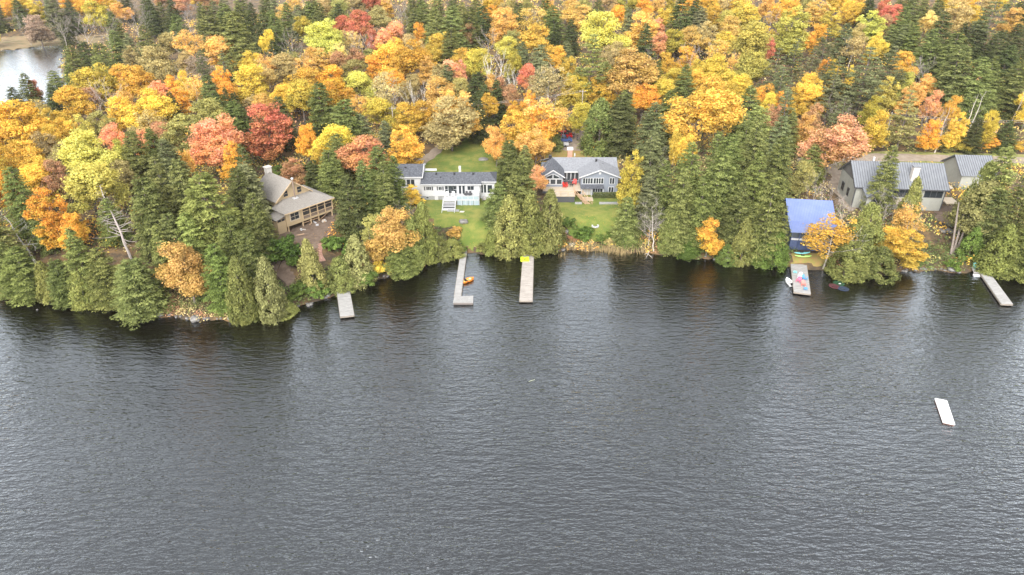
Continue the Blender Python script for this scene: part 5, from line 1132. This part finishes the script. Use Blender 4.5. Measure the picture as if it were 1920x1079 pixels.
# white raft
cs = [unp(*q, .28) for q in [(1752.8,746.9),(1775.5,751),(1791,796.5),(1768,791.8)]]; cc = sum(cs, Vector())/4; cc.z = 0
r = empty('swim_raft', cc); tag(r, 'plain white swimming raft floating alone on the open lake', 'raft')
MB().prism([(v.x-cc.x, v.y-cc.y, .16) for v in cs], (0,0,.12)).build('deck_sheet', flatc('white_raft', (.86,.86,.86), .5), r)
MB().prism([((v.x-cc.x)*.93, (v.y-cc.y)*.95, -.15) for v in cs], (0,0,.305)).build('float_block', flatc('red_brown_foam', (.40,.24,.20)), r)
a, b = unp(991, 716, .02), unp(1003, 712, .02); o = MB().path([a, (a+b)/2+Vector((0,0,.02)), b], [.04,.05,.03]).build('floating_stick', flatc('pale_green_wood', (.30,.32,.24))); tag(o, 'thin pale stick floating in the middle of the lake', 'stick')
# dark inner tubes half under the surface
q = unp(1574, 536, .02); r = empty('swim_tube', q); tag(r, 'dark three-coloured swim float lying low in the water right of the wide dock', 'float')
for dx, dy, col in ((-1.0,-.2,(.075,.03,.035)),(.25,.9,(.02,.06,.03)),(.2,-1.1,(.03,.04,.065))):
    MB().lathe([(.35,-.05),(.95,-.05),(1.05,.03),(.7,.07),(.3,.03)], (dx,dy,0), 16).build('tube', flatc('dark_vinyl', col, .25), r)
MB().box(.1,.55,.05,.5,.7,.14).build('valve', M['white'], r)
# driftwood at the shore
q = unp(1215, 478, .15); r = empty('driftwood', q); mb = MB(); rs = random.Random(2)
for e in [(-.8,-1.9,.1),(.6,-1.7,.05),(-.9,-.5,.3),(.3,.9,.4)]: mb.path([(0,0,.1),(e[0]*.5,e[1]*.5,e[2]+.1),e], [.08,.06,.02])
o = mb.build('driftwood_branch', M['palebark']); o.location = q; bpy.data.objects.remove(r); tag(o, 'pale forked driftwood lying in the shallows below the dead tree', 'driftwood')

# ------------------------------------------------------------------ dead and leaning trees
def custom_tree(name, base, top, r0, m, seed, nb, bl, label, depth=2, conic=False, up=.1, t0=.3):
    b = G(*base); Hh = top[2]; tp = unp(top[0], top[1], b.z+Hh); rs = random.Random(seed)
    rt = empty(name, b-Vector((0,0,.2))); d = tp-b; mb = MB(); pts = [Vector((0,0,-.5))]+[d*(i/8)+Vector((rs.gauss(0,.09),rs.gauss(0,.09),0)) for i in range(9)]
    mb.path(pts, [r0*1.2]+[max(.02, r0*(1-.85*i/8)) for i in range(9)], 7); lm = mb
    for k in range(nb):
        t = t0+(1-t0)*(k+rs.random())/nb; q = d*t; a = rs.uniform(0, 2*PI); LL = bl*((1.1-t) if conic else 1)*rs.uniform(.7,1.1)
        branch_net(lm, q, (math.cos(a), math.sin(a), rs.uniform(-.1,.25) if conic else rs.uniform(.1,.8)), LL, r0*.32*(1.15-t), depth, rs, .5, up, 3, (2,3), 4)
    lm.build('trunk', m, rt); tag(rt, label, 'tree'); return rt
custom_tree('birch_snag', (70,497), (8,404,8), .25, M['birch'], 4, 12, 2.4, 'dead white birch leaning left over the far left bank', 2)
custom_tree('dead_spruce', (250,492), (186,346,12.5), .30, M['twig'], 5, 46, 4.6, 'broken grey dead spruce with bare side branches, leaning left', 1, True)
custom_tree('dead_tree', (1225,470), (1224,394,7.5), .15, M['palebark'], 6, 16, 2.6, 'silvery dead tree standing at the reedy shore', 2, False, .1, .25)
custom_tree('dead_tree', (1262,476), (1262,432,4.2), .10, M['palebark'], 8, 10, 1.5, 'small dead tree right of the silvery one at the shore', 2)
def four_stem():
    b = G(1787, 481); rt = empty('cedar_tree', b); tag(rt, 'olive cedar on four bare grey trunks from one root, above the right bank', 'tree', GRPN['K']); gm_ = mat('grey_trunk', (.20,.165,.14), .9, (3,(.12,.10,.085),.4,.7))
    for i, (x, tx, ty) in enumerate([(1783,1798,380),(1785,1815,372),(1789,1830,370),(1793,1850,376)]):
        q = G(x, 481)-b; tp = unp(tx, ty, b.z+9.5)-b; MB().path([tuple(q+Vector((0,0,-.6))), tuple(q.lerp(tp,.33)+Vector((.05*i,0,0))), tuple(q.lerp(tp,.66)), tuple(tp)], [.25,.2,.17,.1], 7).build('trunk', gm_, rt)
    o = bpy.data.objects.new('crown', VAR['K'][0][2]); COL.objects.link(o); o.parent = rt; c = unp(1840, 395, b.z+8)-b; o.location = (c.x, c.y, 4.0); o.scale = (10.6/6, 9.0/6, 10.5/12); o.color = (.165,.16,.06,1); o['second_colour'] = (.27,.25,.095)
four_stem()
for i, (bx, by, tx, ty, H_) in enumerate([(1790,282,1836,175,15),(1806,270,1850,170,14),(1895,235,1925,165,12),(1752,288,1782,200,10),(1636,205,1640,150,9)]):
    custom_tree('bare_tree', (bx, by), (tx, ty, H_), .2, M['palebark'], 30+i, 7, 1.8, ['tall pale leaning trunk behind the road, left of the pair','tall pale leaning trunk behind the road, right of the pair','pale trunk leaning at the far right edge of the woods','thin pale trunk right of the silvery conifer behind the road','thin pale trunk standing left of the utility pole'][i], 1)
# utility poles and their wires
def pole(base, H_, label):
    b = G(*base); r = empty('utility_pole', b); tag(r, label, 'utility pole', 'utility poles')
    MB().tube((0,0,-.5),(0,0,H_),.16,.11,8).build('pole_shaft', M['palebark'], r); MB().box(-.9,-.06,H_-.7,.9,.06,H_-.55).build('crossarm', M['bark'], r)
    for x in (-.8,0,.8): MB().lathe([(.06,0),(.08,.1),(.04,.2)], (x,0,H_-.55), 8).build('insulator', M['white'], r)
    return b+Vector((0,0,H_))
p1 = pole((1655,277), 9.5, 'pale utility pole behind the road, above the metal-roofed house'); p2 = pole((1990,290), 9.5, 'utility pole beyond the right edge beside the road')
p3 = pole((1090,228), 9, 'utility pole by the gravel yard behind the grey house'); p4 = pole((740,262), 9, 'utility pole hidden in the trees left of the bungalow driveway')
WR = flatc('wire_grey', (.42,.40,.38))
for i, (a, b, dx, lb) in enumerate([(p1,p2,-.8,'left wire along the road between the right-hand poles'),(p1,p2,.8,'right wire along the road between the right-hand poles'),(p3,p4,-.8,'upper wire crossing behind the white bungalow'),(p3,p4,.8,'lower wire crossing behind the white bungalow')]):
    pts = []
    for k in range(17): t = k/16; q = a.lerp(b, t)+Vector((dx*.2, dx, -.4-2.2*4*t*(1-t)*.5)); pts.append(q)
    o = MB().path(pts, [.025]*17, 4).build('power_line', WR); tag(o, lb, 'power line', 'power lines')

# ------------------------------------------------------------------ vehicles and people on the gravel yard
def car(name, loc, rz, col, label, kind_='suv'):
    r = empty(name, loc, rz); tag(r, label, 'car', 'vehicles parked on the gravel yard'); m = flatc(name+'_paint', col, .3); L_, w_ = 4.5, 1.85
    lo = [(-2.25,.35),(-2.25,.95),(-2.1,1.05),(1.1,1.05),(2.1,.88),(2.25,.6),(2.25,.35)]
    bd = MB().prism([(x,-w_/2,z) for x, z in lo], (0,w_,0)).build('body', m, r)
    if kind_ == 'pickup': cb = [(-.6,1.05),(-.5,1.68),(.5,1.68),(1.15,1.05)]
    else: cb = [(-2.15,1.05),(-1.95,1.7),(.45,1.7),(1.2,1.05)]
    MB().prism([(x,-w_/2+.12,z) for x, z in cb], (0,w_-.24,0)).build('cabin_glass', M['glass'], r)
    x0, x1 = cb[1][0], cb[2][0]; MB().box(x0-.02,-w_/2+.1,1.68,x1+.02,w_/2-.1,1.76).box((x0+x1)/2-.05,-w_/2+.10,1.05,(x0+x1)/2+.05,w_/2-.10,1.69).build('roof', m, r)
    if kind_ == 'pickup': MB().box(-2.1,-w_/2+.15,1.0,-.75,w_/2-.15,1.06).build('cargo_bed', M['black'], r)
    for sx in (-1.4,1.4):
        for sy in (-1,1):
            w1 = MB().tube((sx,sy*(w_/2-.2),.34),(sx,sy*(w_/2+.02),.34),.34,n=16).build('wheel', M['black'], r); MB().tube((sx,sy*(w_/2+.0),.34),(sx,sy*(w_/2+.035),.34),.2,n=12).build('rim', M['metal'], w1)
    for sy in (-1,1): MB().box(2.22,sy*.65-.2,.62,2.28,sy*.65+.2,.78).build('headlight', M['white'], r); MB().box(-2.28,sy*.7-.13,.7,-2.24,sy*.7+.13,.95).build('tail_light', RED, r)
    return r
for px, py, c, nm, lb, k, rz in [(1057,246,(.02,.02,.025),'parked_car','black car parked at the back of the row beside the small cedar','suv',-8),(1058,253,(.03,.03,.035),'parked_car','dark grey car parked between the black car and the red one','suv',-6),(1058,259,(.55,.02,.025),'parked_car','bright red car in the middle of the row on the gravel yard','suv',-4),(1057,267.5,(.06,.10,.25),'pickup_truck','blue pickup parked nearest the grey house','pickup',0)]:
    car(nm, G(px, py, .1), R(rz), c, lb, k)
g = G(1059, 275.5, .1); r = empty('trailer', g, R(5)); tag(r, 'small white utility trailer below the blue pickup', 'trailer'); MB().box(-1,-.6,.4,1,.6,1.0).build('box', M['white'], r); MB().tube((1,0,.45),(2,0,.4),.05).build('drawbar', M['metal_dark'], r)
for s in (-1,1): MB().tube((0,s*.62,.28),(0,s*.75,.28),.28,n=14).build('wheel', M['black'], r)
def person(loc, rz, label, top, legs, skin=(.42,.26,.19), arm=0.0):
    """one skinned figure 1.78 m tall; clothes and hair are children"""
    r = empty('person', loc, rz); tag(r, label, 'person', 'people standing on the gravel yard')
    def skinned(nm, V, E, Rr, m, par, lv=2):
        me = bpy.data.meshes.new(nm); me.from_pydata(V, E, []); o = bpy.data.objects.new(nm, me); COL.objects.link(o); o.parent = par; me.materials.append(m)
        sk = o.modifiers.new('s', 'SKIN'); sk.use_smooth_shade = True
        for i, q in enumerate(Rr): me.skin_vertices[0].data[i].radius = q if isinstance(q, tuple) else (q, q)
        me.skin_vertices[0].data[0].use_root = True; sb = o.modifiers.new('b', 'SUBSURF'); sb.levels = lv; sb.render_levels = lv; return o
    V = [(0,0,.95),(0,.0,1.15),(0,.01,1.38),(0,0,1.50),(0,-.01,1.58),(0,-.02,1.68),(0,-.01,1.76),
         (.10,0,.88),(.11,-.02,.50),(.11,.01,.09),(.12,-.14,.04),(-.10,0,.88),(-.12,.04,.50),(-.13,.05,.09),(-.14,-.10,.04),
         (.18,0,1.41),(.24,.02,1.13),(.22,-.10-arm,.90+arm*.8),(.21,-.14-arm*1.2,.82+arm*.9),(-.18,0,1.41),(-.24,.02,1.13),(-.23,-.08,.89),(-.22,-.10,.80)]
    E = [(0,1),(1,2),(2,3),(3,4),(4,5),(5,6),(0,7),(7,8),(8,9),(9,10),(0,11),(11,12),(12,13),(13,14),(2,15),(15,16),(16,17),(17,18),(2,19),(19,20),(20,21),(21,22)]
    Rr = [(.14,.10),(.13,.10),(.15,.10),.05,.07,.095,.06,.085,.06,.045,.04,.085,.06,.045,.04,.06,.045,.035,.03,.06,.045,.035,.03]
    V, E, Rr = list(V), list(E), list(Rr)
    for h, sg in ((18, 1), (22, -1)):   # palm, four bent fingers of unequal length and a thumb leaving the side of the palm
        hx, hy, hz = V[h]; Rr[h] = .024
        for k, (L_, oy) in enumerate([(.072,-.033),(.082,-.012),(.076,.010),(.060,.030)]):
            n0 = len(V); V.append((hx+sg*.004, hy+oy, hz-.045)); V.append((hx-sg*.012, hy+oy*1.15, hz-.045-L_*.55)); V.append((hx-sg*.034, hy+oy*1.15, hz-.045-L_*.9))
            E += [(h, n0), (n0, n0+1), (n0+1, n0+2)]; Rr += [.011, .0095, .008]
        n0 = len(V); V.append((hx, hy-.040, hz-.008)); V.append((hx-sg*.008, hy-.062, hz-.045)); E += [(h, n0), (n0, n0+1)]; Rr += [.012, .009]
    bd = skinned('body', V, E, Rr, flatc('skin', skin), r)
    tv = [V[0],V[1],V[2],V[15],V[16],V[17],V[19],V[20],V[21]]; te = [(0,1),(1,2),(2,3),(3,4),(4,5),(2,6),(6,7),(7,8)]
    skinned('jacket', tv, te, [(.165,.125),(.155,.125),(.17,.12),.075,.06,.05,.075,.06,.05], flatc('jacket_cloth', top, .9), bd)
    lv = [V[0],V[7],V[8],V[9],V[11],V[12],V[13]]; skinned('trousers', lv, [(0,1),(1,2),(2,3),(0,4),(4,5),(5,6)], [(.15,.115),.10,.075,.06,.10,.075,.06], flatc('trouser_cloth', legs, .9), bd)
    skinned('hair', [(0,.02,1.68),(0,.01,1.77)], [(0,1)], [.105,.07], flatc('dark_hair', (.03,.02,.015)), bd)
    sh = MB().box(.06,-.2,-.0,.17,.06,.09).box(-.19,-.16,0,-.08,.10,.09).build('shoes', M['black'], bd)
    return r
person(G(1075.5, 262, .1), R(20), 'person in black clothes standing with an arm raised, left of two on the gravel', (.02,.02,.025), (.03,.035,.06), arm=.2)
person(G(1082.3, 264, .1), R(-150), 'person in dark jacket and grey trousers, right of two on the gravel', (.035,.03,.03), (.06,.06,.065))

# ------------------------------------------------------------------ thin autumn haze over the whole place
hz = MB().box(-890, -55, -4, 890, 1180, 75).mesh('haze'); hm = bpy.data.materials.new('haze'); hm.use_nodes = True; hn = hm.node_tree; hn.nodes.clear()
hv = hn.nodes.new('ShaderNodeVolumePrincipled'); hv.inputs['Density'].default_value = .00007; hv.inputs['Color'].default_value = (.97,.98,1,1); hv.inputs['Anisotropy'].default_value = .2
ho = hn.nodes.new('ShaderNodeOutputMaterial'); hn.links.new(hv.outputs[0], ho.inputs['Volume']); hz.materials.append(hm)
ob = bpy.data.objects.new('haze', hz); COL.objects.link(ob); tag(ob, kind='stuff')
